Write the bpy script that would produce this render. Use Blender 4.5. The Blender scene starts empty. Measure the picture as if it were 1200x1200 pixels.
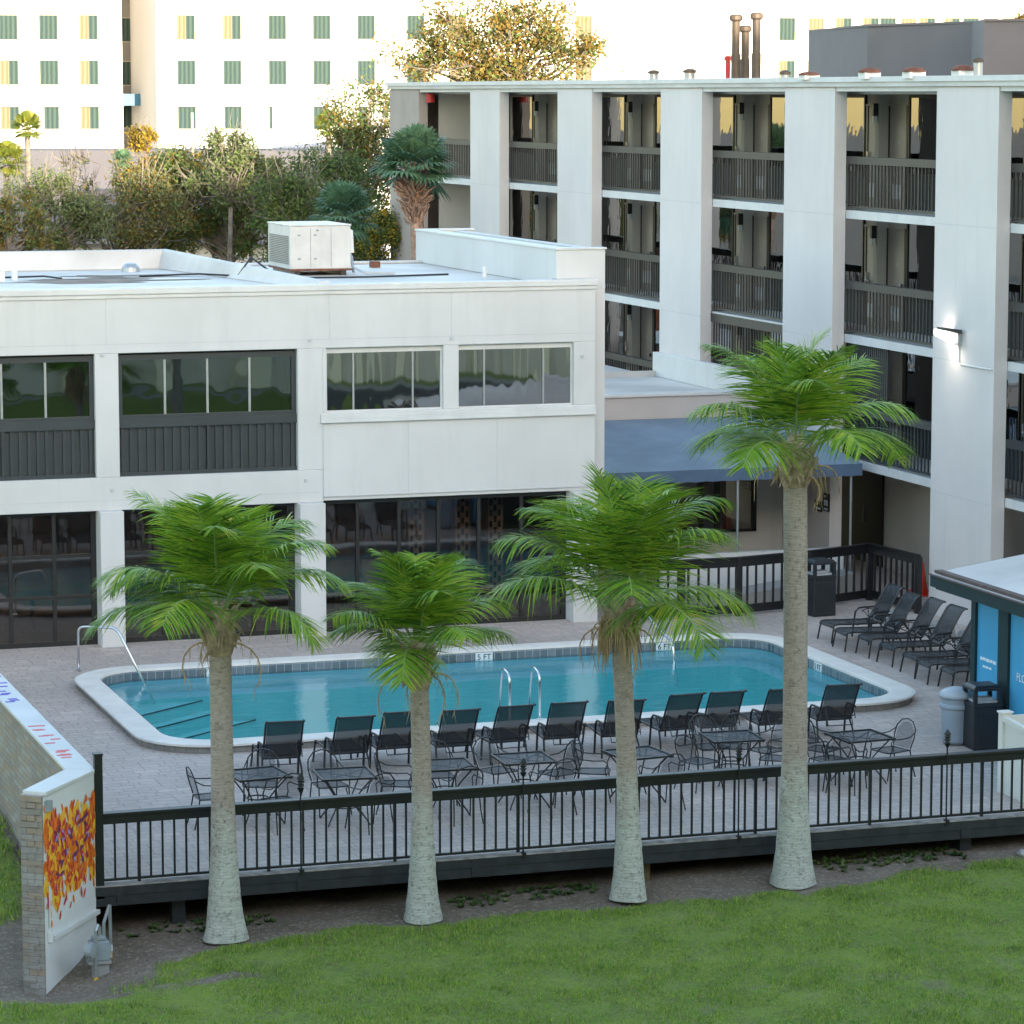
import bpy, bmesh, math, random
import numpy as np
from mathutils import Vector, Matrix
random.seed(7)
RNG = np.random.default_rng(11)
rad = math.radians
SC = bpy.context.scene
COL = SC.collection
ALL_W = {}

# ---------------------------------------------------------------- camera
CAM_H = 10.6
PIT, YAW, FPX = rad(7.347), rad(18.306), 3797.0
cam = bpy.data.cameras.new('camera')
cam.sensor_width = 36
cam.angle = 2*math.atan(600/FPX)
cam.clip_start = 0.5
cam.clip_end = 3000
co = bpy.data.objects.new('camera', cam)
co.location = (0, 0, CAM_H)
co.rotation_euler = (rad(90)-PIT, 0, -YAW)
COL.objects.link(co)
SC.camera = co

def at(x, y, D):
    """world point seen at photo pixel x,y at horizontal distance D ahead"""
    X = (x-600)/FPX; Y = (y-600)/FPX
    d = math.cos(PIT)-Y*math.sin(PIT); z = -math.sin(PIT)-Y*math.cos(PIT)
    t = D/d
    r = X*t; z = z*t
    return Vector((r*math.cos(YAW)+D*math.sin(YAW), -r*math.sin(YAW)+D*math.cos(YAW), CAM_H+z))

# ---------------------------------------------------------------- materials
MATS = {}
def newmat(name):
    m = bpy.data.materials.new(name); m.use_nodes = True
    nt = m.node_tree; nt.nodes.clear()
    out = nt.nodes.new('ShaderNodeOutputMaterial')
    MATS[name] = m
    return m, nt, out
def N(nt, t, **kw):
    n = nt.nodes.new(t)
    for k, v in kw.items():
        if k in n.inputs.keys() if hasattr(n.inputs, 'keys') else False:
            n.inputs[k].default_value = v
        else:
            setattr(n, k, v)
    return n
def mixc(nt, fac, a, b, mode='MIX'):
    n = nt.nodes.new('ShaderNodeMix'); n.data_type = 'RGBA'; n.blend_type = mode
    for s, v in ((0, fac), (6, a), (7, b)):
        if hasattr(v, 'links'): nt.links.new(v, n.inputs[s])
        elif isinstance(v, (tuple, list)): n.inputs[s].default_value = (*v[:3], 1)
        else: n.inputs[s].default_value = v
    return n.outputs[2]
def rng(nt, v, a, b, c=0.0, d=1.0):
    n = nt.nodes.new('ShaderNodeMapRange'); n.clamp = True
    nt.links.new(v, n.inputs[0])
    for i, q in zip((1, 2, 3, 4), (a, b, c, d)): n.inputs[i].default_value = q
    return n.outputs[0]
def noise(nt, vec, scale, detail=5, rough=.55):
    n = nt.nodes.new('ShaderNodeTexNoise'); n.inputs['Scale'].default_value = scale
    n.inputs['Detail'].default_value = detail; n.inputs['Roughness'].default_value = rough
    if vec is not None: nt.links.new(vec, n.inputs['Vector'])
    return n.outputs['Fac']
def scaled(nt, vec, s):
    n = nt.nodes.new('ShaderNodeMapping'); n.inputs['Scale'].default_value = s
    nt.links.new(vec, n.inputs['Vector']); return n.outputs[0]
def pos(nt): return nt.nodes.new('ShaderNodeNewGeometry').outputs['Position']
def objc(nt): return nt.nodes.new('ShaderNodeTexCoord').outputs['Object']
def uvc(nt): return nt.nodes.new('ShaderNodeTexCoord').outputs['UV']
def bsdf(nt, out, col, rough=.6, metal=0., spec=.5, bump=None, bstr=.3, bdist=.01):
    b = nt.nodes.new('ShaderNodeBsdfPrincipled')
    if hasattr(col, 'links'): nt.links.new(col, b.inputs['Base Color'])
    else: b.inputs['Base Color'].default_value = (*col, 1)
    if hasattr(rough, 'links'): nt.links.new(rough, b.inputs['Roughness'])
    else: b.inputs['Roughness'].default_value = rough
    b.inputs['Metallic'].default_value = metal
    b.inputs['Specular IOR Level'].default_value = spec
    if bump is not None:
        bn = nt.nodes.new('ShaderNodeBump'); bn.inputs['Strength'].default_value = bstr
        bn.inputs['Distance'].default_value = bdist
        nt.links.new(bump, bn.inputs['Height']); nt.links.new(bn.outputs[0], b.inputs['Normal'])
    nt.links.new(b.outputs[0], out.inputs[0])
    return b
def sc3(c, k): return tuple(min(1, x*k) for x in c)
def plain(name, col, rough=.6, var=.12, vs=2.0, metal=0., spec=.5, bs=0, bstr=.2, bdist=.004, world=False, streak=0.):
    m, nt, out = newmat(name)
    v = pos(nt) if world else objc(nt)
    f = rng(nt, noise(nt, v, vs), .3, .7)
    c = mixc(nt, f, sc3(col, 1-var), sc3(col, 1+var))
    if streak:
        s = rng(nt, noise(nt, scaled(nt, v, (1, 1, .12)), 3.2, 6, .6), .52, .78)
        c = mixc(nt, s, c, sc3(col, 1-streak))
    bump = noise(nt, v, bs, 4) if bs else None
    bsdf(nt, out, c, rough, metal, spec, bump, bstr, bdist)
    return m
def glass(name, tint=(.5, .55, .55), refl=.15, wav=.0, wscale=1.2, reflcol=(1, 1, 1), zs=1.0):
    """window pane: see-through tint mixed with a mirror reflection"""
    m, nt, out = newmat(name)
    t = N(nt, 'ShaderNodeBsdfTransparent'); t.inputs[0].default_value = (*tint, 1)
    g = N(nt, 'ShaderNodeBsdfGlossy'); g.inputs['Roughness'].default_value = .02
    g.inputs[0].default_value = (*reflcol, 1)
    if wav:
        bn = nt.nodes.new('ShaderNodeBump'); bn.inputs['Strength'].default_value = 1
        bn.inputs['Distance'].default_value = wav
        nt.links.new(noise(nt, scaled(nt, objc(nt), (1, 1, zs)), wscale, 2), bn.inputs['Height']); nt.links.new(bn.outputs[0], g.inputs['Normal'])
    fr = N(nt, 'ShaderNodeFresnel'); fr.inputs[0].default_value = 1.5
    f = rng(nt, fr.outputs[0], 0, 1, refl, 1)
    mx = N(nt, 'ShaderNodeMixShader'); nt.links.new(f, mx.inputs[0])
    nt.links.new(t.outputs[0], mx.inputs[1]); nt.links.new(g.outputs[0], mx.inputs[2])
    nt.links.new(mx.outputs[0], out.inputs[0])
    return m
def leafmat(name, c1, c2, c3=None, vs=1.3, trans=.35, rough=.5):
    m, nt, out = newmat(name)
    v = objc(nt)
    c = mixc(nt, rng(nt, noise(nt, v, vs, 3), .35, .65), c1, c2)
    if c3: c = mixc(nt, rng(nt, noise(nt, v, vs*3.1, 3), .55, .72), c, c3)
    b = N(nt, 'ShaderNodeBsdfPrincipled'); nt.links.new(c, b.inputs['Base Color']); b.inputs['Roughness'].default_value = rough
    b.inputs['Specular IOR Level'].default_value = .22
    tr = N(nt, 'ShaderNodeBsdfTranslucent'); nt.links.new(c, tr.inputs[0])
    mx = N(nt, 'ShaderNodeMixShader'); mx.inputs[0].default_value = trans
    nt.links.new(b.outputs[0], mx.inputs[1]); nt.links.new(tr.outputs[0], mx.inputs[2])
    nt.links.new(mx.outputs[0], out.inputs[0])
    return m
def brick(name, c1, c2, mortar, bw, rh, ms, rough=.75, bstr=.5, bdist=.006, c3=None, nvar=.25, sq=1.0, off=.5):
    m, nt, out = newmat(name)
    uv = uvc(nt)
    b = N(nt, 'ShaderNodeTexBrick'); nt.links.new(uv, b.inputs['Vector'])
    b.inputs['Color1'].default_value = (0, 0, 0, 1); b.inputs['Color2'].default_value = (1, 1, 1, 1)
    b.inputs['Mortar'].default_value = (.5, .5, .5, 1)
    b.inputs['Scale'].default_value = 1; b.inputs['Mortar Size'].default_value = ms
    b.inputs['Brick Width'].default_value = bw; b.inputs['Row Height'].default_value = rh
    b.inputs['Mortar Smooth'].default_value = .3; b.offset = off; b.squash = sq; b.squash_frequency = 3
    cell = b.outputs['Color']
    c = mixc(nt, cell, c1, c2)
    if c3:
        b2 = N(nt, 'ShaderNodeTexBrick'); nt.links.new(uv, b2.inputs['Vector'])
        for k in ('Scale', 'Mortar Size', 'Brick Width', 'Row Height'): b2.inputs[k].default_value = b.inputs[k].default_value
        b2.offset = off; b2.squash = sq; b2.squash_frequency = 3
        b2.inputs['Color1'].default_value = (0, 0, 0, 1); b2.inputs['Color2'].default_value = (1, 1, 1, 1); b2.inputs['Bias'].default_value = -.35
        c = mixc(nt, b2.outputs['Color'], c, c3)
    n1 = noise(nt, uv, .35, 6); n2 = noise(nt, uv, 9, 4)
    c = mixc(nt, 1.0, c, mixc(nt, rng(nt, n1, .3, .7), (1-nvar,)*3, (1+nvar*.6,)*3), 'MULTIPLY')
    c = mixc(nt, 1.0, c, mixc(nt, rng(nt, n2, .3, .7), (.88,)*3, (1.1,)*3), 'MULTIPLY')
    c = mixc(nt, b.outputs['Fac'], c, mortar)
    inv = rng(nt, b.outputs['Fac'], 0, 1, 1, 0)
    h = N(nt, 'ShaderNodeMath', operation='MULTIPLY_ADD'); nt.links.new(n2, h.inputs[0]); h.inputs[1].default_value = .3
    nt.links.new(inv, h.inputs[2])
    bsdf(nt, out, c, rough, 0, .4, h.outputs[0], bstr, bdist)
    return m

WHITE = plain('white_stucco', (.625, .615, .605), .75, .06, .5, bs=55, bstr=.3, bdist=.005, streak=.08)
HOTELW = plain('hotel_stucco', (.695, .64, .62), .75, .06, .5, bs=55, bstr=.3, bdist=.005, streak=.07)
WHITE2 = plain('white_trim', (.655, .645, .635), .6, .07, 1.5, streak=.1)
ROOFM = plain('roof_membrane', (.56, .54, .52), .6, .2, .5, bs=3, bstr=.2, bdist=.02)
STAIN = plain('roof_stain', (.22, .17, .14), .8, .3, 3)
GROOVE = plain('joint_grey', (.52, .53, .54), .8, .1, 3)
PINK = plain('pale_fascia', (.55, .50, .48), .7, .06, 1)
TAUPE = plain('taupe_stucco', (.40, .335, .30), .8, .08, 1.2, bs=40, bstr=.2)
BEIGE = plain('corridor_wall', (.50, .45, .39), .7, .08, 1)
DOORM = plain('taupe_door', (.40, .345, .295), .45, .08, 1.5)
DARKFR = plain('dark_bronze', (.018, .017, .017), .4, .2, 4)
RAILM = plain('taupe_rail', (.045, .039, .034), .55, .12, 3)
RAILD = plain('charcoal_rail', (.035, .038, .042), .55, .1, 3)
CHAR = plain('charcoal_panel', (.035, .043, .047), .5, .12, 2)
BLACK = plain('black_metal', (.012, .0125, .014), .38, .25, 6)
BLKWOOD = plain('black_wood', (.018, .02, .024), .6, .4, 5, bs=25, bstr=.4)
WORN = plain('worn_timber_edge', (.26, .24, .22), .8, .5, 6)
POSTW = plain('treated_post', (.13, .10, .045), .8, .3, 6, bs=30)
STEEL = plain('stainless', (.75, .75, .76), .18, .05, 3, metal=1)
GALV = plain('galvanised', (.42, .44, .46), .4, .1, 6, metal=.7)
GREYP = plain('meter_grey', (.27, .30, .32), .5, .12, 8)
CONC = plain('concrete_grey', (.30, .29, .28), .85, .15, 1.5, bs=30)
COPING = plain('coping_white', (.74, .69, .63), .7, .09, 2.2, bs=60, bstr=.3)
SLING = None
PLASTIC_BLK = plain('black_plastic', (.017, .02, .024), .45, .15, 5)
BINGREY = plain('grey_plastic', (.29, .34, .40), .45, .08, 3)
CREAM = plain('cream_vinyl', (.72, .70, .63), .5, .04, 2)
ORANGE = plain('cone_orange', (.80, .055, .02), .5, .08, 4)
REDP = plain('red_paint', (.55, .03, .025), .5, .1, 4)
BLUEAWN = plain('blue_canvas', (.185, .25, .325), .75, .18, .9, bs=90, bstr=.2)
AWNTRIM = plain('navy_canvas', (.085, .135, .22), .75, .1, 2)
BLUEPAN = plain('blue_graphic', (.075, .38, .66), .3, .07, .6)
WTXT = plain('white_lettering', (.80, .86, .92), .5, .03, 5)
GREENFR = plain('dark_green_metal', (.012, .032, .034), .4, .15, 5)
RUST_SUNTOP = plain('rust_and_sunlit_brown', (.16, .06, .035), .8, .35, 6)  # rust colour, also the warm sunlight tone of the exhaust fan caps
ACM = plain('ac_cabinet', (.56, .55, .53), .5, .1, 2, streak=.12)
LOUV = plain('ac_louver', (.20, .20, .20), .6, .1, 8)
VENTW = plain('vent_white', (.72, .72, .70), .5, .06, 3)
PIPEB = plain('brown_pipe', (.085, .06, .042), .6, .2, 3)
GREYPH = plain('grey_penthouse', (.135, .122, .125), .8, .07, .8)
KRAFT = plain('warm_wood', (.50, .27, .13), .6, .35, 2.5)
TAN = plain('tan_upholstery', (.55, .38, .25), .8, .12, 3)
ROOMWALL = plain('brown_room_wall', (.42, .28, .19), .8, .3, .8)
ROOMFLOOR = plain('dark_room_floor', (.14, .11, .09), .5, .3, 1)
ROOMGREY = plain('grey_blind', (.20, .20, .19), .8, .35, .6)
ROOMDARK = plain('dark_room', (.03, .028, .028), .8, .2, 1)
TABLEW = plain('white_table', (.55, .55, .54), .4, .06, 2)
DKCHAIR = plain('dark_chair', (.02, .022, .026), .6, .2, 4)
BARK = plain('grey_bark', (.17, .145, .125), .9, .35, 6, bs=20, bstr=.6, bdist=.02)
TWIG = plain('pale_twig', (.15, .13, .115), .9, .3, 3)
FAR_W = plain('far_white', (.80, .79, .77), .7, .02, .05)
FAR_GR = plain('far_grey', (.50, .50, .51), .7, .03, .1)
FAR_RC = plain('far_recess_shade', (.15, .148, .15), .8, .05, .2)  # dark grey carries the shade of the set-back wall
FAR_CR = plain('far_cream', (.80, .74, .56), .7, .03, .1)
FAR_BL = plain('far_blue', (.012, .12, .24), .5, .05, .2)
FAR_BL2 = plain('far_deep_blue', (.008, .035, .10), .5, .05, .2)
CURT_G = None
GLASS_UP = glass('tinted_window', (.40, .44, .44), .14, .006, .8, (.74, .78, .78))
GLASS_MIR = glass('mirror_window', (.30, .30, .30), .30, .022, 1.1, (.80, .78, .76), .10)
GLASS_LOW = glass('restaurant_glass', (.66, .64, .62), .05, .002, .8)
GLASS_COR = glass('corridor_window', (.14, .14, .14), .26, .004, 2.2, (1, 1, 1), .5)
CURT_MAT = []
def curtain(name, c1, c2):
    m, nt, out = newmat(name)
    w = N(nt, 'ShaderNodeTexWave'); w.inputs['Scale'].default_value = 1.1; w.inputs['Distortion'].default_value = 1.6
    nt.links.new(objc(nt), w.inputs['Vector'])
    c = mixc(nt, w.outputs['Fac'], c1, c2)
    bsdf(nt, out, c, .9, 0, .03)
    return m
CURT_G = curtain('green_curtain', (.03, .052, .055), (.055, .085, .08))
CURT_C = curtain('cream_curtain', (.13, .11, .075), (.19, .165, .115))
CURT_D = curtain('dark_pane', (.025, .018, .016), (.06, .04, .03))

PAVER = brick('grey_pavers', (.57, .47, .415), (.35, .29, .26), (.23, .19, .17), .42, .21, .006, c3=(.61, .51, .455), nvar=.16, bstr=.45, sq=.7)
STONE = brick('ledger_stone', (.40, .31, .235), (.19, .19, .205), (.13, .11, .10), .33, .085, .0022, c3=(.50, .46, .41), nvar=.32, bstr=1., bdist=.03, off=.37)
COPSIDE = brick('coping_stone', (.34, .31, .27), (.22, .21, .20), (.16, .15, .14), .2, .3, .006, c3=(.30, .28, .26), nvar=.2)
TILE = brick('waterline_tile', (.20, .22, .24), (.10, .125, .145), (.32, .33, .33), .152, .152, .008, rough=.25, nvar=.15, off=0)
SHING = brick('tan_shingle', (.20, .15, .13), (.14, .11, .10), (.09, .075, .07), .6, .22, .01, nvar=.2)

# sling mesh fabric: fine open weave that lets light through
m, nt, out = newmat('sling_mesh')
b = N(nt, 'ShaderNodeBsdfPrincipled'); b.inputs['Base Color'].default_value = (.02, .022, .026, 1); b.inputs['Roughness'].default_value = .6
t = N(nt, 'ShaderNodeBsdfTransparent')
mx = N(nt, 'ShaderNodeMixShader'); mx.inputs[0].default_value = .66
nt.links.new(t.outputs[0], mx.inputs[1]); nt.links.new(b.outputs[0], mx.inputs[2]); nt.links.new(mx.outputs[0], out.inputs[0])
SLING = m
m, nt, out = newmat('wire_mesh')
b = N(nt, 'ShaderNodeBsdfPrincipled'); b.inputs['Base Color'].default_value = (.03, .035, .042, 1); b.inputs['Roughness'].default_value = .5
t = N(nt, 'ShaderNodeBsdfTransparent')
mx = N(nt, 'ShaderNodeMixShader'); mx.inputs[0].default_value = .46
nt.links.new(t.outputs[0], mx.inputs[1]); nt.links.new(b.outputs[0], mx.inputs[2]); nt.links.new(mx.outputs[0], out.inputs[0])
WIREMESH = m

# pool water
m, nt, out = newmat('pool_water')
t = N(nt, 'ShaderNodeBsdfTransparent'); t.inputs[0].default_value = (.80, .97, .98, 1)
g = N(nt, 'ShaderNodeBsdfGlossy'); g.inputs['Roughness'].default_value = .015
bn = N(nt, 'ShaderNodeBump'); bn.inputs['Strength'].default_value = 1; bn.inputs['Distance'].default_value = .014
nt.links.new(noise(nt, scaled(nt, pos(nt), (1.0, 1.6, 1)), 2.2, 4), bn.inputs['Height'])
nt.links.new(bn.outputs[0], g.inputs['Normal'])
fr = N(nt, 'ShaderNodeFresnel'); fr.inputs[0].default_value = 1.33; nt.links.new(bn.outputs[0], fr.inputs['Normal'])
mx = N(nt, 'ShaderNodeMixShader'); nt.links.new(fr.outputs[0], mx.inputs[0])
nt.links.new(t.outputs[0], mx.inputs[1]); nt.links.new(g.outputs[0], mx.inputs[2]); nt.links.new(mx.outputs[0], out.inputs[0])
WATER = m
BASIN = plain('pool_plaster', (.38, .86, .84), .6, .08, .6)
BASINL = plain('pool_ledge', (.45, .76, .80), .6, .05, .6)
STEPLINE = plain('step_tile', (.015, .05, .08), .4, .1, 4)

# palm trunk: brown above, pale lichen below
m, nt, out = newmat('palm_trunk')
v = objc(nt)
sp = N(nt, 'ShaderNodeSeparateXYZ'); nt.links.new(v, sp.inputs[0])
n1 = noise(nt, scaled(nt, v, (1, 1, .5)), 3.5, 6); n2 = noise(nt, scaled(nt, v, (1, 1, 6)), 7, 5, .7); n3 = noise(nt, v, 22, 4, .7)
h = N(nt, 'ShaderNodeMath', operation='MULTIPLY_ADD'); nt.links.new(n1, h.inputs[0]); h.inputs[1].default_value = 2.2; nt.links.new(sp.outputs[2], h.inputs[2])
f = rng(nt, h.outputs[0], 2.2, 3.0)
c = mixc(nt, f, (.50, .51, .455), (.40, .34, .29))
c = mixc(nt, rng(nt, n2, .38, .62), mixc(nt, .35, c, (.10, .08, .065)), c)
c = mixc(nt, rng(nt, n3, .54, .72), c, (.13, .115, .095))
c = mixc(nt, rng(nt, noise(nt, v, 5.5, 5, .65), .56, .70), c, mixc(nt, .5, c, (.16, .13, .10)))
wv = N(nt, 'ShaderNodeTexWave'); wv.bands_direction = 'Z'; wv.inputs['Scale'].default_value = 8.0; wv.inputs['Distortion'].default_value = 4; wv.inputs['Detail'].default_value = 3
nt.links.new(v, wv.inputs['Vector'])
ad = N(nt, 'ShaderNodeMath', operation='ADD'); nt.links.new(n2, ad.inputs[0]); nt.links.new(wv.outputs['Fac'], ad.inputs[1])
c = mixc(nt, rng(nt, wv.outputs['Fac'], .0, .25, .10, 0), c, (.16, .14, .12))
bsdf(nt, out, c, .9, 0, .2, ad.outputs[0], .3, .008)
TRUNK = m
LEAFP = leafmat('palm_leaf', (.13, .265, .022), (.28, .46, .035), (.50, .53, .06), 1.0, .30, .45)
LEAFP3 = leafmat('palm_leaf_deep', (.05, .125, .015), (.11, .235, .025), None, 1.1, .25, .42)
LEAFP2 = leafmat('palm_leaf_pale', (.17, .28, .03), (.36, .47, .04), (.54, .48, .08), 1.2, .32, .42)
RACH = plain('palm_rib', (.22, .30, .12), .5, .2, 4)
DEADF = plain('dead_frond', (.46, .32, .18), .9, .3, 5)
BOOT = plain('palm_fibre', (.36, .27, .19), .95, .4, 9, bs=30, bstr=.8, bdist=.02)
SABAL = leafmat('sabal_leaf', (.07, .15, .085), (.12, .22, .13), (.18, .27, .17), 2.5, .2, .45)
SABALB = leafmat('sabal_leaf_sunny', (.10, .15, .03), (.2, .2, .03), None, 2.5, .25, .5)
BOOTS = plain('sabal_boots', (.30, .19, .14), .9, .45, 9, bs=25, bstr=.8)
LEAF_OL = leafmat('olive_leaf', (.085, .14, .04), (.15, .20, .065), (.22, .21, .09), .8, .3, .6)
LEAF_DK = leafmat('dark_leaf', (.05, .10, .03), (.12, .17, .05), (.18, .20, .06), .9, .3, .5)
LEAF_GO = leafmat('sun_gold_leaf', (.27, .175, .04), (.17, .14, .045), (.33, .20, .045), .9, .35, .6)  # gold of the low sun on the treetops, put into the leaf colour
LEAF_YE = leafmat('yellow_leaf', (.40, .27, .02), (.26, .2, .03), None, 1.5, .35, .6)  # yellow of sunlit crowns, likewise held in the leaf colour
LEAF_GY = leafmat('dry_leaf', (.17, .185, .11), (.13, .155, .07), (.24, .21, .13), 1.2, .25, .7)

# ---------------------------------------------------------------- mesh builder
class MB:
    def __init__(s): s.v = []; s.f = []; s.m = []
    def add(s, vs, fs, m=0):
        o = len(s.v); s.v.extend([tuple(p) for p in vs])
        for f in fs: s.f.append(tuple(i+o for i in f)); s.m.append(m)
        return s
    def box(s, x0, x1, y0, y1, z0, z1, m=0):
        return s.add([(x0,y0,z0),(x1,y0,z0),(x1,y1,z0),(x0,y1,z0),(x0,y0,z1),(x1,y0,z1),(x1,y1,z1),(x0,y1,z1)],
                     [(3,2,1,0),(4,5,6,7),(0,1,5,4),(1,2,6,5),(2,3,7,6),(3,0,4,7)], m)
    def bar(s, a, b, w, h, m=0, up=(0,0,1)):
        a = Vector(a); b = Vector(b); d = (b-a).normalized(); u = Vector(up)
        if abs(d.dot(u)) > .97: u = Vector((0,1,0))
        x = d.cross(u).normalized(); y = x.cross(d).normalized()
        vs = [p+x*(i*w/2)+y*(j*h/2) for p in (a, b) for i, j in ((-1,-1),(1,-1),(1,1),(-1,1))]
        return s.add(vs, [(3,2,1,0),(4,5,6,7),(0,1,5,4),(1,2,6,5),(2,3,7,6),(3,0,4,7)], m)
    def tube(s, pts, r, n=6, m=0, caps=True):
        pts = [Vector(p) for p in pts]; k = len(pts)
        if not hasattr(r, '__len__'): r = [r]*k
        vs = []; prev = None
        for i, p in enumerate(pts):
            d = (pts[min(i+1,k-1)]-pts[max(i-1,0)])
            d = d.normalized() if d.length > 1e-9 else Vector((0,0,1))
            if prev is None:
                a = Vector((0,0,1)) if abs(d.z) < .9 else Vector((1,0,0))
                x = d.cross(a).normalized()
            else:
                x = (prev - d*prev.dot(d)); x = x.normalized() if x.length > 1e-6 else d.orthogonal().normalized()
            prev = x; y = d.cross(x)
            for j in range(n):
                t = 2*math.pi*j/n; vs.append(p+(x*math.cos(t)+y*math.sin(t))*r[i])
        fs = [(i*n+j, i*n+(j+1)%n, (i+1)*n+(j+1)%n, (i+1)*n+j) for i in range(k-1) for j in range(n)]
        if caps: fs += [tuple(range(n-1,-1,-1)), tuple(range((k-1)*n, k*n))]
        return s.add(vs, fs, m)
    def lathe(s, prof, c=(0,0,0), n=16, m=0):
        vs = []; k = len(prof)
        for r, z in prof:
            for j in range(n):
                t = 2*math.pi*j/n; vs.append((c[0]+r*math.cos(t), c[1]+r*math.sin(t), c[2]+z))
        fs = [(i*n+j, i*n+(j+1)%n, (i+1)*n+(j+1)%n, (i+1)*n+j) for i in range(k-1) for j in range(n)]
        fs += [tuple(range(n-1,-1,-1)), tuple(range((k-1)*n, k*n))]
        return s.add(vs, fs, m)
    def prism(s, poly, z0, z1, m=0):
        n = len(poly)
        vs = [(x,y,z0) for x,y in poly]+[(x,y,z1) for x,y in poly]
        return s.add(vs, [tuple(range(n-1,-1,-1)), tuple(range(n,2*n))]+[(i,(i+1)%n,n+(i+1)%n,n+i) for i in range(n)], m)
    def hull(s, a, b, m=0):
        """loft between two equal rings of points, with end caps"""
        n = len(a)
        return s.add(list(a)+list(b), [tuple(range(n-1,-1,-1)), tuple(range(n,2*n))]+[(i,(i+1)%n,n+(i+1)%n,n+i) for i in range(n)], m)
    def raw(s, V, F, m=0):
        return s.add(V.tolist(), F.tolist(), m)
    def build(s, name, mats, parent=None, smooth=False, bevel=0, seg=2):
        if not isinstance(mats, (list, tuple)): mats = [mats]
        off = ALL_W.get(parent.name, Vector((0,0,0))) if parent else Vector((0,0,0))
        me = bpy.data.meshes.new(name)
        V = np.array(s.v, dtype=np.float64) - np.array(off)
        me.from_pydata(V.tolist(), [], s.f)
        for mm in mats: me.materials.append(mm)
        if len(mats) > 1: me.polygons.foreach_set('material_index', np.array(s.m, dtype=np.int32))
        if smooth: me.polygons.foreach_set('use_smooth', np.ones(len(s.f), dtype=bool))
        nl = len(me.loops)
        li = np.empty(nl, dtype=np.int32); me.loops.foreach_get('vertex_index', li)
        nf = len(me.polygons)
        nor = np.empty(nf*3); me.polygons.foreach_get('normal', nor); nor = np.abs(nor.reshape(-1,3))
        lt = np.empty(nf, dtype=np.int32); me.polygons.foreach_get('loop_total', lt)
        ax = np.repeat(nor.argmax(1), lt)
        W = np.array(s.v)[li]
        uv = np.where((ax==2)[:,None], W[:,[0,1]], np.where((ax==0)[:,None], W[:,[1,2]], W[:,[0,2]]))
        ul = me.uv_layers.new(name='UVMap'); ul.data.foreach_set('uv', uv.astype(np.float32).ravel())
        o = bpy.data.objects.new(name, me); COL.objects.link(o)
        if parent:
            o.parent = parent; ALL_W[o.name] = off
        else: ALL_W[o.name] = Vector((0,0,0))
        if bevel:
            bv = o.modifiers.new('bevel', 'BEVEL'); bv.width = bevel; bv.segments = seg; bv.limit_method = 'ANGLE'; bv.angle_limit = rad(40)
        return o
GROUPS = {}
def tag(o, label, cat, group=None):
    o['label'] = label; o['category'] = cat
    if group: o['group'] = group
    return o
def thing(name, label, cat, loc=(0,0,0), group=None, rz=0):
    o = bpy.data.objects.new(name, None); COL.objects.link(o)
    o.empty_display_size = .2
    o.location = loc; o.rotation_euler = (0,0,rz)
    ALL_W[o.name] = Vector(loc)
    return tag(o, label, cat, group)
def struct(o):
    o['kind'] = 'structure'; return o
def stuffed(o):
    o['kind'] = 'stuff'; return o
def copy_tree(o, parent=None, off=None):
    c = o.copy(); COL.objects.link(c)
    if parent is not None: c.parent = parent
    if off is not None: c.location = Vector(o.location)+Vector(off)
    ALL_W[c.name] = ALL_W.get(o.name, Vector((0,0,0)))
    for ch in list(o.children): copy_tree(ch, c)
    return c
def dup(o, loc, rz, label, group=None):
    c = copy_tree(o); c.location = loc; c.rotation_euler = (0,0,rz)
    c['label'] = label
    if group: c['group'] = group
    return c
def text_mesh(body, size, name, mat, loc, rot, parent, extrude=.004):
    cu = bpy.data.curves.new('t', 'FONT'); cu.body = body; cu.size = size; cu.extrude = extrude
    cu.align_x = 'CENTER'; cu.align_y = 'CENTER'
    ob = bpy.data.objects.new('t', cu); COL.objects.link(ob)
    bpy.context.view_layer.update()
    me = bpy.data.meshes.new_from_object(ob.evaluated_get(bpy.context.evaluated_depsgraph_get()))
    bpy.data.objects.remove(ob); bpy.data.curves.remove(cu)
    me.name = name; me.materials.clear(); me.materials.append(mat)
    o = bpy.data.objects.new(name, me); COL.objects.link(o)
    off = ALL_W.get(parent.name, Vector((0,0,0))) if parent else Vector((0,0,0))
    o.parent = parent; o.location = Vector(loc)-off; o.rotation_euler = rot
    return o

# ---------------------------------------------------------------- light
EL = rad(7.0)
DU, DV = -.08, .9968
sd = Vector((DU*math.cos(EL), DV*math.cos(EL), -math.sin(EL))).normalized()
sun = bpy.data.lights.new('sun', 'SUN'); sun.energy = 2.4; sun.angle = rad(.5); sun.color = (1, .85, .64)
so = bpy.data.objects.new('sun', sun); so.rotation_euler = sd.to_track_quat('-Z', 'Y').to_euler(); so.location = (0, -40, 60)
COL.objects.link(so)
w = bpy.data.worlds.new('World'); SC.world = w; w.use_nodes = True
nt = w.node_tree; nt.nodes.clear()
sky = nt.nodes.new('ShaderNodeTexSky'); sky.sky_type = 'NISHITA'; sky.sun_disc = False
sky.sun_elevation = EL; sky.sun_rotation = math.atan2(-DU, -DV)
sky.air_density = 1.0; sky.dust_density = 1.15; sky.ozone_density = 1.0
bg = nt.nodes.new('ShaderNodeBackground'); bg.inputs[1].default_value = .15
wo = nt.nodes.new('ShaderNodeOutputWorld')
nt.links.new(sky.outputs[0], bg.inputs[0]); nt.links.new(bg.outputs[0], wo.inputs[0])
vs = SC.view_settings
SC.display_settings.display_device = 'sRGB'
vs.view_transform = 'Standard'; vs.look = 'None'; vs.gamma = 1; vs.exposure = EXPO = 2.72
vs.use_curve_mapping = False
SC.cycles.max_bounces = 8; SC.cycles.transparent_max_bounces = 16
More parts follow.
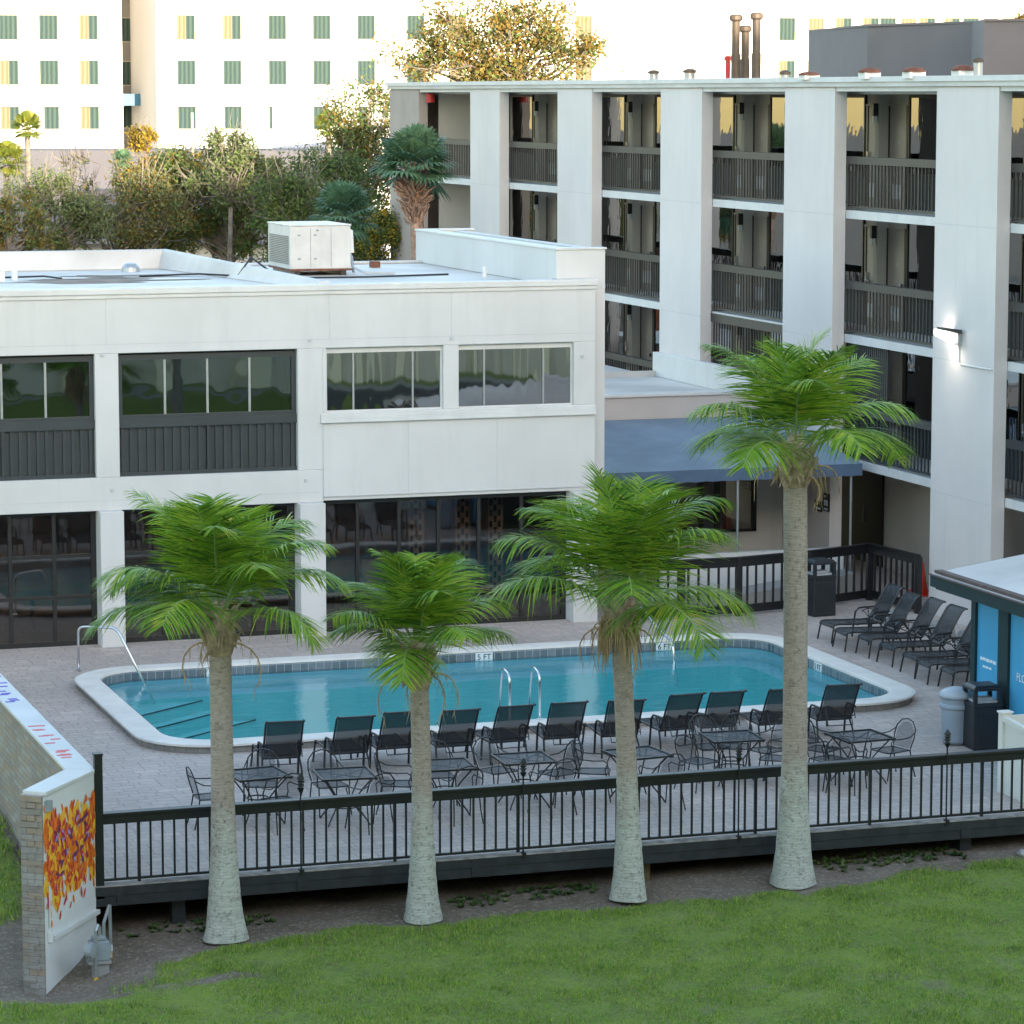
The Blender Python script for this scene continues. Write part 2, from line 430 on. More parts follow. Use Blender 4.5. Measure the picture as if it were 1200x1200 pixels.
SC.cycles.sample_clamp_indirect = 6

# ================================================================ GROUND
def sstep(a, b, x):
    t = np.clip((x-a)/(b-a), 0, 1); return t*t*(3-2*t)
def vnoise(u, v, s, seed=0):
    """cheap smooth value noise"""
    r = np.random.default_rng(seed); T = r.random((64, 64))
    x = u/s+17.3; y = v/s+9.1
    i = np.floor(x).astype(int); j = np.floor(y).astype(int); fx = x-i; fy = y-j
    fx = fx*fx*(3-2*fx); fy = fy*fy*(3-2*fy)
    g = lambda a, b: T[a % 64, b % 64]
    return (g(i,j)*(1-fx)+g(i+1,j)*fx)*(1-fy)+(g(i,j+1)*(1-fx)+g(i+1,j+1)*fx)*fy
def gz(u, v):
    u = np.asarray(u, float); v = np.asarray(v, float)
    z = -.60+.013*(u-14)-.055*np.clip(40.6-v, 0, 4)
    z = z+.06*sstep(41.3, 42.0, v)*sstep(8, 9, u)-.30*sstep(42.6, 45.0, v)*sstep(8, 9, u)
    z = z-.34*np.exp(-((u-7.0)**2/1.1+(v-40.7)**2/.8))
    side = 1-sstep(7.5, 7.95, u)
    zs = -.95+.82*sstep(41.2, 47.5, v)
    k = side*sstep(40.6, 42, v)
    z = z*(1-k)+zs*k
    bump = .07*(vnoise(u, v, .8, 1)-.5)+.025*(vnoise(u, v, .27, 2)-.5)
    near = np.exp(-(((u-13)/16)**4+((v-39)/9)**4))
    z = z+bump*near
    far = sstep(26, 30, v)
    z = np.where(v < 30, z*far+(-.8)*(1-far), z)
    z = np.where(v > 46, np.where((u > 7.9) & (u < 61) & (v < 75.8), -2.6, np.where(v < 48, zs*1.0, -.05)), z)
    z = np.where((u < -4) | (u > 62), np.where(v > 44, -.05, np.minimum(z, -.6)), z)
    return z
def edge_v(u):
    xs = [4, 7.0, 8.4, 9.4, 11.0, 12.4, 14.0, 15.4, 16.6, 17.9, 19.5, 23]
    ys = [40.1, 40.0, 40.6, 41.0, 41.35, 41.1, 41.1, 41.15, 41.2, 41.0, 41.55, 41.75]
    return np.interp(u, xs, ys)
def grass_mask(u, v):
    n = .55*(vnoise(u, v, .9, 3)-.5)+.35*(vnoise(u, v, .3, 4)-.5)
    g = sstep(.16, -.14, v-edge_v(u)+n*.8)
    d = np.exp(-((u-7.3)**2/.9+(v-40.0)**2/.22))*1.15
    d = d+np.exp(-((u-8.2)**2/.12+(v-40.45)**2/.10))*1.0+np.exp(-((u-9.3)**2/.5+(v-39.75)**2/.03))*.75
    g = g*(1-np.clip(d*(.55+vnoise(u, v, .5, 5)), 0, 1))
    out = (1-sstep(7.3, 7.8, u))*sstep(43.2, 44.4, v+1.2*(vnoise(u, v, .6, 6)-.5))
    sp = np.maximum(sstep(.80, .92, vnoise(u, v, .55, 8))*.5*sstep(38.4, 37.2, v), sstep(.58, .82, vnoise(u, v, .21, 12))*.40)
    return np.clip(np.maximum(g*(1-sp), out), 0, 1)
us = np.unique(np.round(np.concatenate([[-900,-400,-150,-60,-25,-10,-4.2,-4], np.arange(0,26.01,.14), [30,40,60.9,61.1,62,90,180,400,900]]), 3))
vv = np.unique(np.round(np.concatenate([[-900,-300,-100,-40,-15,0,12,20,26,28], np.arange(30,46.01,.12), [46.2,47,48,52,60,75.7,75.9,90,120,160,260,450,900]]), 3))
U, V = np.meshgrid(us, vv)
Z = gz(U, V)
nu, nv = len(us), len(vv)
me = bpy.data.meshes.new('lawn')
idx = np.arange(nu*nv).reshape(nv, nu)
F = np.stack([idx[:-1,:-1], idx[:-1,1:], idx[1:,1:], idx[1:,:-1]], -1).reshape(-1, 4)
me.from_pydata(np.stack([U, V, Z], -1).reshape(-1, 3).tolist(), [], F.tolist())
me.polygons.foreach_set('use_smooth', np.ones(len(F), bool))
a = me.attributes.new('grass', 'FLOAT', 'POINT'); a.data.foreach_set('value', grass_mask(U, V).astype(np.float32).ravel())
m, nt, out = newmat('lawn_soil')
P = pos(nt)
at_ = N(nt, 'ShaderNodeAttribute', attribute_name='grass')
g1 = noise(nt, P, 1.1, 6, .6); g2 = noise(nt, P, 14, 5, .7); g3 = noise(nt, P, 45, 3, .7)
gc = mixc(nt, rng(nt, g1, .35, .65), (.14, .235, .033), (.235, .32, .05))
gc = mixc(nt, rng(nt, noise(nt, P, 3.2, 5, .7), .5, .68), gc, (.15, .17, .07))
gc = mixc(nt, rng(nt, g2, .42, .7), gc, (.27, .28, .11))
gc = mixc(nt, rng(nt, g3, .3, .5, 1, 0), gc, (.10, .15, .04))
dc = mixc(nt, rng(nt, g1, .3, .7), (.16, .125, .095), (.28, .225, .18))
dc = mixc(nt, rng(nt, g2, .5, .72), dc, (.42, .36, .30))
dc = mixc(nt, rng(nt, g3, .3, .5, 1, 0), dc, (.10, .08, .06))
f = N(nt, 'ShaderNodeMath', operation='MULTIPLY_ADD'); nt.links.new(g2, f.inputs[0]); f.inputs[1].default_value = .7; nt.links.new(at_.outputs['Fac'], f.inputs[2])
c = mixc(nt, rng(nt, f.outputs[0], .7, 1.0), dc, gc)
sp = N(nt, 'ShaderNodeSeparateXYZ'); nt.links.new(P, sp.inputs[0])
c = mixc(nt, rng(nt, sp.outputs[1], 76, 77), c, mixc(nt, g1, (.10, .095, .09), (.16, .15, .14)))
bsdf(nt, out, c, .95, 0, .15, g3, .9, .03)
me.materials.append(m)
lawn = bpy.data.objects.new('lawn', me); COL.objects.link(lawn); struct(lawn)

# mown grass blades on the part of the lawn in view
def blades(n, box, name, mats, hmin, hmax, wid, thr=.35):
    u = RNG.uniform(box[0], box[1], n); v = RNG.uniform(box[2], box[3], n)
    k = grass_mask(u, v)+RNG.uniform(-.35, .35, n) > thr+.1
    u, v = u[k], v[k]; n = len(u); z = gz(u, v)-.004
    a = RNG.uniform(0, 2*np.pi, n); h = RNG.uniform(hmin, hmax, n)*(.35+1.5*vnoise(u, v, .45, 9)**1.5)*(1+.8*np.exp(-((v-edge_v(u)+.25)/.22)**2)); w = wid*RNG.uniform(.6, 1.3, n)
    ln = RNG.uniform(.1, .75, n)*h; b = RNG.uniform(0, 2*np.pi, n)
    A = np.stack([u+np.cos(a)*w, v+np.sin(a)*w, z], -1); B = np.stack([u-np.cos(a)*w, v-np.sin(a)*w, z], -1)
    T = np.stack([u+np.cos(b)*ln, v+np.sin(b)*ln, z+h], -1)
    VV = np.stack([A, B, T], 1).reshape(-1, 3); FF = np.arange(3*n).reshape(n, 3)
    me = bpy.data.meshes.new(name); me.from_pydata(VV.tolist(), [], FF.tolist())
    for q in mats: me.materials.append(q)
    me.polygons.foreach_set('material_index', RNG.choice(len(mats), n, p=[.5,.35,.15]).astype(np.int32))
    o = bpy.data.objects.new(name, me); COL.objects.link(o); return stuffed(o)
GR1 = leafmat('grass_blade', (.095, .20, .028), (.22, .36, .055), (.36, .36, .10), 5, .25, .6)
GR2 = leafmat('grass_blade_light', (.28, .42, .055), (.39, .47, .085), None, 5, .25, .6)
GR3 = leafmat('grass_blade_dry', (.36, .35, .16), (.26, .24, .13), None, .8, .25, .7)
gl = blades(240000, (5.0, 23.6, 34.3, 42.0), 'grass', [GR1, GR2, GR3], .02, .05, .0075)
tag(gl, 'short mown green lawn sloping down in front of the black railing', 'grass')
gl2 = blades(14000, (4.2, 7.75, 42.6, 50), 'grass', [GR1, GR2, GR3], .06, .16, .012)
tag(gl2, 'rough dark green grass growing outside the stone clad wall', 'grass')

# leaf litter and small stones on the bare strip by the deck
n = 2600
u = RNG.uniform(8.2, 23, n); v = RNG.uniform(40.3, 42.2, n)
k = (grass_mask(u, v) < .45); u, v = u[k], v[k]; n = len(u); z = gz(u, v)+.006
mb = MB()
for i in range(n):
    s = RNG.uniform(.006, .02) if i % 12 else RNG.uniform(.02, .04); a = RNG.uniform(0, 6.28); zz = RNG.uniform(.0, .015)
    c, d = math.cos(a)*s, math.sin(a)*s
    mb.add([(u[i]+c, v[i]+d, z[i]), (u[i]-d*.6, v[i]+c*.6, z[i]+zz), (u[i]-c, v[i]-d, z[i]), (u[i]+d*.6, v[i]-c*.6, z[i]+zz*.5)], [(0,1,2,3)], i % 3)
lit = mb.build('leaf_litter', [plain('litter_pale', (.30, .26, .21), .9, .3, 9), plain('litter_brown', (.10, .075, .05), .9, .3, 9), plain('litter_grey', (.2, .19, .18), .9, .3, 9)])
stuffed(tag(lit, 'dead leaves and crumbs scattered on the bare soil strip', 'leaf litter'))
# two pale stones by the deck edge at the right
for k, (x, y, s, lab) in enumerate([(1176, 993, .10, 'small pale stone half buried below the black deck edge, far right'), (1199, 985, .15, 'larger round pink stone at the right frame edge under the deck')]):
    p = at(x, y, 42.0/math.cos(YAW)*1.0+4.6); p.z = 0
    t0 = at(x, y, 44.0); 
    rr = (t0-Vector((0,0,CAM_H))); tt = (-.47-CAM_H)/rr.z; q = Vector((0,0,CAM_H))+rr*tt
    bm = bmesh.new(); bmesh.ops.create_icosphere(bm, subdivisions=2, radius=s)
    for vtx in bm.verts:
        vtx.co *= 1+random.uniform(-.16, .16); vtx.co.z *= .7
    me = bpy.data.meshes.new('stone'); bm.to_mesh(me); bm.free(); me.materials.append(CONC if k == 0 else PINK)
    o = bpy.data.objects.new('stone', me); COL.objects.link(o); o.location = (q.x, min(q.y, 41.7), float(gz(q.x, min(q.y, 41.7)))+s*.3)
    tag(o, lab, 'stone')
# low weeds at the foot of the deck
def weed(name, x0, x1, n, lab, h=.16):
    mb = MB()
    for i in range(n):
        u = random.uniform(x0, x1); v = random.uniform(41.75, 42.35); z = float(gz(u, v))
        for j in range(12):
            a = random.uniform(0, 6.28); l = random.uniform(.03, h*.55); w = l*.3; e = random.uniform(.2, .9)
            d = Vector((math.cos(a)*l*(1-e*.4), math.sin(a)*l*(1-e*.4), l*e)); s = Vector((-math.sin(a), math.cos(a), 0))*w
            p = Vector((u, v, z))
            mb.add([p, p+d*.5+s, p+d, p+d*.5-s], [(0,1,2,3)])
    o = mb.build(name, LEAF_DK); return stuffed(tag(o, lab, 'weeds'))
weed('weeds', 13.0, 15.2, 90, 'low dark weeds in the shade under the middle of the deck')
weed('weeds', 18.6, 20.8, 70, 'green weeds under the deck edge right of the tallest palm', .2)
weed('weeds', 8.3, 10.5, 46, 'sparse weeds under the deck between stone wall and leftmost palm')

# ================================================================ POOL DECK
PX0, PX1, PY0, PY1 = 10.55, 24.55, 50.42, 58.1
def rrect(x0, x1, y0, y1, r, n=8):
    P = []
    for cx, cy, a0 in ((x1-r, y0+r, -90), (x1-r, y1-r, 0), (x0+r, y1-r, 90), (x0+r, y0+r, 180)):
        for i in range(n+1):
            a = rad(a0+90*i/n); P.append((cx+r*math.cos(a), cy+r*math.sin(a)))
    return P
hole = rrect(PX0+.2, PX1-.2, PY0+.2, PY1-.2, 1.1)
cx, cy = (PX0+PX1)/2, (PY0+PY1)/2
DX0, DX1, DY0, DY1 = 8.06, 60, 42.1, 75.5
outr = []
for x, y in hole:
    dx, dy = x-cx, y-cy
    t = min([((DX1-cx)/dx if dx > 0 else (DX0-cx)/dx) if abs(dx) > 1e-6 else 1e9, ((DY1-cy)/dy if dy > 0 else (DY0-cy)/dy) if abs(dy) > 1e-6 else 1e9])
    outr.append([cx+dx*t, cy+dy*t])
for c in ((DX0,DY0),(DX1,DY0),(DX1,DY1),(DX0,DY1)):
    i = min(range(len(outr)), key=lambda i: (outr[i][0]-c[0])**2+(outr[i][1]-c[1])**2); outr[i] = list(c)
mb = MB(); n = len(hole)
mb.add([(*p, 0) for p in hole]+[(*p, 0) for p in outr], [(i, n+i, n+(i+1)%n, (i+1)%n) for i in range(n)])
mb.add([(*p, -.14) for p in hole]+[(*p, -.14) for p in outr], [(i, (i+1)%n, n+(i+1)%n, n+i) for i in range(n)])
mb.add([(*p, 0) for p in outr]+[(*p, -.14) for p in outr], [(i, n+i, n+(i+1)%n, (i+1)%n) for i in range(n)])
struct(mb.build('pool_deck', PAVER))

# ================================================================ POOL
pool = thing('swimming_pool', 'long rectangular blue pool with rounded white raised coping', 'swimming pool', (cx, cy, 0))
inn = rrect(PX0+.47, PX1-.47, PY0+.47, PY1-.47, .85)
oute = rrect(PX0, PX1, PY0, PY1, 1.3)
def ring(a, b, z0, z1, mt=0, mb=None):
    mb = mb or MB(); n = len(a)
    for P, Q, za, zb in ((a, b, z1, z1), (b, b, z0, z1), (a, a, z1, z0)):
        mb.add([(*p, za) for p in P]+[(*p, zb) for p in Q], [(i, n+i, n+(i+1)%n, (i+1)%n) if P is not Q else (i, (i+1)%n, n+(i+1)%n, n+i) for i in range(n)], mt)
    return mb
out_in = rrect(PX0+.05, PX1-.05, PY0+.05, PY1-.05, 1.26)
mb = MB(); n = len(inn); k = len(oute)
rings = [[(*p, .10) for p in inn], [(*p, .155) for p in rrect(PX0+.45, PX1-.45, PY0+.45, PY1-.45, .87)], [(*p, .165) for p in rrect(PX0+.40, PX1-.40, PY0+.40, PY1-.40, .92)],
         [(*p, .165) for p in rrect(PX0+.05, PX1-.05, PY0+.05, PY1-.05, 1.26)], [(*p, .15) for p in oute], [(*p, .115) for p in oute], [(*p, .115) for p in out_in]]
for a, b in zip(rings, rings[1:]): mb.add(a+b, [(i, n+i, n+(i+1)%n, (i+1)%n) for i in range(n)])
mb.build('coping', COPING, pool)
def wallstrip(P, z0, z1, flip=False, u_scale=1):
    """vertical ribbon with arc-length UVs"""
    o = MB(); n = len(P)
    o.add([(*p, z0) for p in P]+[(*p, z1) for p in P], [(i, (i+1)%n, n+(i+1)%n, n+i) if not flip else (i, n+i, n+(i+1)%n, (i+1)%n) for i in range(n)]); return o
def arc_uv(o, P, z0, z1, flip):
    me = o.data; n = len(P); s = [0]
    for i in range(n): s.append(s[-1]+math.dist(P[i], P[(i+1)%n]))
    uvl = me.uv_layers['UVMap'].data
    for f in me.polygons:
        i = f.index
        for li in f.loop_indices:
            vi = me.loops[li].vertex_index; j = vi % n; top = vi >= n
            ss = s[i] if j == i else s[i+1]
            uvl[li].uv = (ss, z1 if top else z0)
o = wallstrip(out_in, -.02, .118).build('coping_skirt', COPSIDE, pool); arc_uv(o, out_in, -.02, .118, False)
inn2 = rrect(PX0+.49, PX1-.49, PY0+.49, PY1-.49, .83)
o = wallstrip(inn2, -.06, .125, True).build('waterline_tiles', TILE, pool); arc_uv(o, inn2, -.015, .17, True)
inn3 = rrect(PX0+.85, PX1-.85, PY0+.85, PY1-.85, .6)
mb = MB(); nn = len(inn2)
mb.add([(*p, -.06) for p in inn2]+[(*p, -.30) for p in inn2], [(i, nn+i, nn+(i+1)%nn, (i+1)%nn) for i in range(nn)], 1)
mb.add([(*p, -.30) for p in inn2]+[(*p, -.34) for p in inn3], [(i, (i+1)%nn, nn+(i+1)%nn, nn+i) for i in range(nn)], 1)
mb.add([(*p, -.34) for p in inn3]+[(*p, -1.3) for p in inn3], [(i, (i+1)%nn, nn+(i+1)%nn, nn+i) for i in range(nn)], 0)
mb.add([(*p, -1.3) for p in inn3], [tuple(range(nn))], 0)
mb.build('basin', [BASIN, BASINL], pool)
# corner entry steps at the far left
mb = MB(); c0 = (PX0+.85, PY1-.85)
for q, (r, z) in enumerate(((1.25, -.42), (1.65, -.62), (2.05, -.84))):
    A = [(c0[0], c0[1]-r), (c0[0]+r*1.25, c0[1])]
    mb.prism([c0]+A, -1.5, z, 0)
    for a_, b_ in zip(A, A[1:]):
        mb.bar((*a_, z+.004), (*b_, z+.004), .024, .02, 1)
mb.build('entry_steps', [BASIN, STEPLINE], pool)
MK = plain('marker_tile', (.72, .74, .74), .4, .04, 5)
def marker(u, txt, v=PY1-.49, rot=0):
    mb = MB()
    if rot == 0: mb.box(u-.17, u+.17, v-.012, v+.01, -.05, .115); l = (u, v-.016, .03); r = (rad(90), 0, 0)
    else: mb.box(v-.012, v+.01, u-.17, u+.17, -.05, .115); l = (v-.016, u, .03); r = (rad(90), 0, rad(-90))
    o = mb.build('depth_marker', MK, pool)
    text_mesh(txt, .15, 'depth_lettering', BLACK, l, r, o, .002)
marker(13.3, '3 FT'); marker(18.5, '5 FT'); marker(22.15, '6 FT'); marker(54.6, '5 FT', PX1-.49, 1)
# little skimmer float near the left end
wtr = MB(); wtr.add([(*p, -.025) for p in inn2], [tuple(range(len(inn2)))])
struct(wtr.build('water', WATER))
# stainless rails
def rail(name, pts, lab, r=.024):
    mb = MB(); 
    if isinstance(pts[0][0], (int, float)): pts = [pts]
    t = thing(name, lab, 'pool rail', pts[0][0])
    for p in pts:
        # round the corners
        q = []
        for i, c in enumerate(p):
            if 0 < i < len(p)-1:
                A, B, C = Vector(p[i-1]), Vector(c), Vector(p[i+1])
                a = B+(A-B).normalized()*min(.14, (A-B).length*.4); b = B+(C-B).normalized()*min(.14, (C-B).length*.4)
                for k in range(5):
                    s = k/4; q.append(a*(1-s)**2+B*2*s*(1-s)+b*s*s)
            else: q.append(Vector(c))
        MB().tube(q, r, 8).build('rail_tube', STEEL, t, True)
        f = MB(); f.lathe([(.055, 0), (.055, .02), (.03, .03)], (p[0][0], p[0][1], p[0][2]), 10); f.build('base_plate', STEEL, t)
    return t
rail('handrail', [(10.86, 58.15, .1), (10.86, 58.15, .93), (11.5, 57.75, .93), (12.0, 56.9, -.35)], 'single curved stainless handrail at the pool corner steps')
for q in (0,):
    rail('pool_ladder', [[(16.75, 50.75, .165), (16.75, 50.75, .95), (16.75, 51.15, 1.02), (16.75, 51.35, .2), (16.75, 51.35, -.9)],
                         [(17.28, 50.75, .165), (17.28, 50.75, .95), (17.28, 51.15, 1.02), (17.28, 51.35, .2), (17.28, 51.35, -.9)]], 'two stainless ladder rails at the near pool edge behind the loungers')
    rail('handrail', [[(21.62, 57.86, .165), (21.62, 57.86, 1.0), (21.78, 57.2, .55), (21.9, 56.5, .3), (21.9, 56.3, -.5)]], 'slanted stainless handrail at the far pool edge behind the third palm')
# ================================================================ FRONT RAILING
rl = thing('deck_railing', 'long black iron railing with wide flat timber cap along the deck edge', 'railing', (8.1, 42.1, 0))
VF = 42.1
MB().box(8.13, 25.5, VF-.075, VF+.075, 1.01, 1.055).box(8.13, 25.5, VF-.05, VF+.05, .90, 1.01).build('top_rail', BLACK, rl, bevel=.006)
MB().box(8.13, 25.5, VF-.022, VF+.022, .115, .15).build('bottom_rail', BLACK, rl)
mb = MB(); mb.box(7.98, 25.5, VF-.13, VF-.085, -.06, .06).box(7.98, 25.5, VF-.115, VF-.07, -.205, -.064)
for k in range(7): mb.box(8.3+k*2.5, 8.4+k*2.5, VF-.134, VF-.12, -.19, .05)
mb.build('fascia_board', BLKWOOD, rl)
MB().box(7.98, 25.5, VF-.138, VF+.06, .064, .082).build('edge_board', WORN, rl)
bal = None; x = 8.31; k = 0; posts = [0]
while x < 25.4:
    ispost = (k % 11 == 2)
    if not ispost:
        if bal is None:
            bx = x; bal = MB().box(x-.0135, x+.0135, VF-.0135, VF+.0135, .15, .90).build('baluster', BLACK, rl)
        else: copy_tree(bal, rl, (x-bx, 0, 0))
    else: MB().box(x-.02, x+.02, VF-.02, VF+.02, .082, .90).build('post', BLACK, rl)
    x += .163; k += 1
MB().box(8.03, 8.14, VF-.115, VF-.005, -.1, 1.86).box(8.02, 8.15, VF-.125, VF+.005, 1.86, 1.885).build('end_post', BLACK, rl, bevel=.004)
for i, (x, lab) in enumerate([(15.95, 'short weathered square timber post holding up the deck near the third palm'), (9.2, 'dark timber pile under the deck right of the stone clad wall'), (21.0, 'dark timber pile under the right end of the deck')]):
    o = MB().box(x-.09, x+.09, 42.22, 42.40, -1.3, -.14).build('deck_post', POSTW if i == 0 else BLKWOOD); tag(o, lab, 'post')
# lantern torches standing against the railing
def torch(u, lab):
    t = thing('torch_lamp', lab, 'lamp', (u, VF-.10, 0), 'torch lamps along the deck railing')
    L = lambda m_: [(u+p[0], VF-.10+p[1], p[2]) for p in m_]
    MB().tube(L([(0,0,-.1), (0,0,1.19)]), .012, 6).box(u-.03, u+.03, VF-.15, VF-.07, .02, .10).build('stem', BLACK, t)
    c = (u, VF-.10, 1.17)
    MB().lathe([(.015, 0), (.045, .05), (.05, .07)], c, 12).lathe([(.05, .11), (.05, .125)], c, 12).lathe([(.05, .15), (.05, .165)], c, 12).lathe([(.052, .185), (.048, .21), (.02, .25), (.008, .27)], c, 12).build('lantern_cage', BLACK, t)
    MB().lathe([(.032, .05), (.032, .19)], c, 10).build('lamp_glass', CHAR, t)
for u, lab in ((10.86, 'black torch lamp on the railing between the two left palms'), (14.06, 'black torch lamp on the railing left of the third palm'), (17.30, 'black torch lamp on the railing left of the tallest palm'), (20.57, 'black torch lamp on the railing nearest the trash bins')): torch(u, lab)

# ================================================================ ART WALL
C0 = (8.02, 41.98); E0 = (7.13, 40.84)
dx, dy = E0[0]-C0[0], E0[1]-C0[1]; Ln = math.hypot(dx, dy); d = (dx/Ln, dy/Ln); nrm = (-d[1], d[0])   # outward (toward +u,-v)
if nrm[0] < 0: nrm = (d[1], -d[0])
th = .30
aw = thing('art_wall', 'stone clad garden wall with white cap and painted orange petals', 'wall', (C0[0], C0[1], -1))
Bk = (C0[0]-nrm[0]*th, C0[1]-nrm[1]*th)
w1 = [C0, E0, (E0[0]-nrm[0]*th, E0[1]-nrm[1]*th), (7.72, 42.14)]
mb = MB(); mb.prism([w1[0], w1[3], w1[2], w1[1]][::-1] if False else w1[::-1], -1.5, 1.62)
w2 = [(8.02, 41.99), (7.72, 42.15), (7.72, 57.5), (8.02, 57.5)]
mb.prism(w2, -1.5, 1.62) if False else mb.prism(w2[::-1], -1.5, 1.62)
wallo = mb.build('wall_core', [plain('wall_render', (.66, .655, .65), .75, .06, .8, bs=40, bstr=.2)], aw)
# stone veneer on the outer long face and the end face, white cap on top
ven = MB()
ven.box(7.70, 7.72, 42.10, 57.5, -1.5, 1.615)
o = ven.build('stone_veneer', STONE, aw)
ee = [(E0[0]+d[0]*.004, E0[1]+d[1]*.004), (E0[0]-nrm[0]*(th+.004)+d[0]*.004, E0[1]-nrm[1]*(th+.004)+d[1]*.004)]
v2 = MB(); p0, p1 = ee; p2 = (p1[0]+d[0]*.035, p1[1]+d[1]*.035); p3 = (p0[0]+d[0]*.035, p0[1]+d[1]*.035)
v2.prism([p0, p1, p2, p3], -1.5, 1.615)
q1 = (E0[0]-nrm[0]*(th+.003), E0[1]-nrm[1]*(th+.003)); q2 = (q1[0]-nrm[0]*.03, q1[1]-nrm[1]*.03); q3 = (q2[0]-d[0]*1.0, q2[1]-d[1]*1.0); q4 = (q1[0]-d[0]*1.0, q1[1]-d[1]*1.0)
v2.prism([q1, q2, q3, q4], -1.5, 1.61)
# scattered proud stones give the end face a broken outline
for k in range(34):
    z = -1.2+k*.083; h = .08
    wv = random.uniform(.004, .022); a0 = random.uniform(0, .12); a1 = a0+random.uniform(.12, .2)
    A = Vector((p2[0], p2[1], 0)); B = Vector((p3[0], p3[1], 0)); D_ = Vector((d[0], d[1], 0))
    P = [A.lerp(B, a0/th), A.lerp(B, min(1.02, a1/th)), A.lerp(B, min(1.02, a1/th))+D_*wv, A.lerp(B, a0/th)+D_*wv]
    v2.prism([(p.x, p.y) for p in P][::-1], z, z+h-.006)
o = v2.build('stone_end', STONE, aw)
cap = MB()
cap.prism([(8.04, 42.0), (7.16, 40.80), (6.90, 41.02), (7.68, 42.18)][::-1], 1.62, 1.67)
cap.prism([(8.045, 42.01), (7.675, 42.185), (7.675, 57.5), (8.045, 57.5)][::-1], 1.621, 1.671)
cap.build('wall_cap', WHITE2, aw, bevel=.008)
# painted petals: thin flecks of paint on the render, following the mural
PETC = [plain('petal_orange', (.78, .17, .012), .6, .12, 8), plain('petal_red', (.62, .055, .02), .6, .12, 8), plain('petal_yellow', (.85, .46, .03), .6, .1, 8),
        plain('petal_purple', (.14, .03, .10), .6, .12, 8), plain('petal_lilac', (.36, .24, .55), .6, .1, 8), plain('petal_crimson', (.42, .02, .07), .6, .1, 8)]
mur = MB(); X3 = Vector((-d[0], -d[1], 0)); NN = Vector((nrm[0], nrm[1], 0)); O3 = Vector((E0[0], E0[1], 0)); k = 0
def petal(s, z, l, w, ang, mi):
    global k
    k += 1; P = []
    for j in range(8):
        t = 2*math.pi*j/8; a = math.cos(t)*l/2; b = math.sin(t)*w/2*(1 if math.cos(t) < .5 else .75)
        P.append(O3+X3*(s+a*math.sin(ang)+b*math.cos(ang))+Vector((0,0,z+a*math.cos(ang)-b*math.sin(ang)))+NN*(.002+k*.00002))
    mur.add(P, [tuple(range(8))], mi)
def zone(s): # lower edge of the mural
    return .02+.36*(s/Ln)**.8-.05
for i in range(120):
    s = random.uniform(.05, Ln-.05); z = random.uniform(.05, 1.3)
    if z > zone(s)+.05: petal(s, z, random.uniform(.25, .42), random.uniform(.13, .2), random.uniform(-.5, .5), 2 if i % 3 else 0)
for i in range(430):
    s = random.uniform(.03, Ln-.03); z = random.triangular(-.15, 1.52, .85)
    if z < zone(s)-.12*random.random()*2 or (z > 1.15 and random.random() < (z-1.1)*1.9): continue
    r = random.random(); mi = 0 if r < .5 else 1 if r < .78 else 2 if r < .9 else 5
    petal(s, z, random.uniform(.09, .16), random.uniform(.035, .055), random.gauss(0, .38), mi)
for (s, z) in ((.48, 1.0), (.30, .98), (.7, 1.02), (.95, 1.12), (1.12, 1.05), (1.2, .85), (.55, .72), (.86, .70), (1.05, .62), (.42, .55)):
    for j in range(4):
        petal(s+random.uniform(-.07, .07), z+random.uniform(-.1, .1), .13, .055, random.uniform(-1.3, 1.3), random.choice((3, 3, 4, 5)))
mur.build('petal_mural', PETC, aw)
for z in range(4):   # purple and red dashes painted on the long cap
    pass
dash = MB()
for i in range(30):
    v = random.uniform(42.9, 45.3) if i < 16 else random.uniform(46.8, 49.8); u = random.uniform(7.78, 7.96)
    dash.box(u-.09, u+.05, v-.035, v+.035, 1.671, 1.674+i*.0001, 1 if i < 16 else 3)
dash.build('cap_paint', [PETC[0], plain('faded_red', (.70, .16, .16), .7, .1, 5), PETC[3], plain('violet_paint', (.16, .13, .50), .7, .1, 5)], aw)
cn = MB()
a = O3+X3*.10+NN*.02; cn.tube([a+Vector((0,0,-.15)), a+Vector((0,0,.40))], .012, 6)
a2 = O3+X3*.16+NN*.025; b2 = O3+X3*(Ln+.02)+NN*.025; cn.bar(a2+Vector((0,0,-.30)), b2+Vector((0,0,-.26)), .05, .06)
cn.bar(a+Vector((0,0,-.34)), a+Vector((0,0,-.2)), .07, .05)
cn.build('conduit', WHITE2, aw)
bx = O3+X3*.09+NN*.03; MB().bar(bx+Vector((0,0,1.40)), bx+Vector((0,0,1.54)), .11, .05).build('junction_box', GREYP, aw)

# ---------------------------------------------------------------- gas meter
gm = thing('gas_meter', 'grey gas meter with pipes and yellow valve tag at the foot of the painted wall', 'gas meter', (7.86, 41.02, -.9))
g0 = Vector((7.86, 41.02, -.84))
def gp(s, n_, z): return g0+X3*s+NN*n_+Vector((0,0,z))
mb = MB(); mb.bar(gp(.0, .0, .18), gp(.0, .0, .44), .26, .17).bar(gp(.0, .0, .44), gp(.0, .0, .50), .18, .13).bar(gp(0, .09, .2), gp(0, .09, .40), .17, .06)
mb.build('meter_body', GREYP, gm, bevel=.015)
mb = MB(); c = gp(-.27, .02, .37); mb.tube([c-NN*.05, c-NN*.045, c+NN*.045, c+NN*.05], [.07, .10, .10, .07], 14); mb.build('regulator', GREYP, gm)
mb = MB()
mb.tube([gp(-.2, .02, .37), gp(-.12, .02, .40), gp(-.12, .02, .60), gp(-.06, .02, .66), gp(.0, .02, .62), gp(.0, .02, .48)], .022, 8)
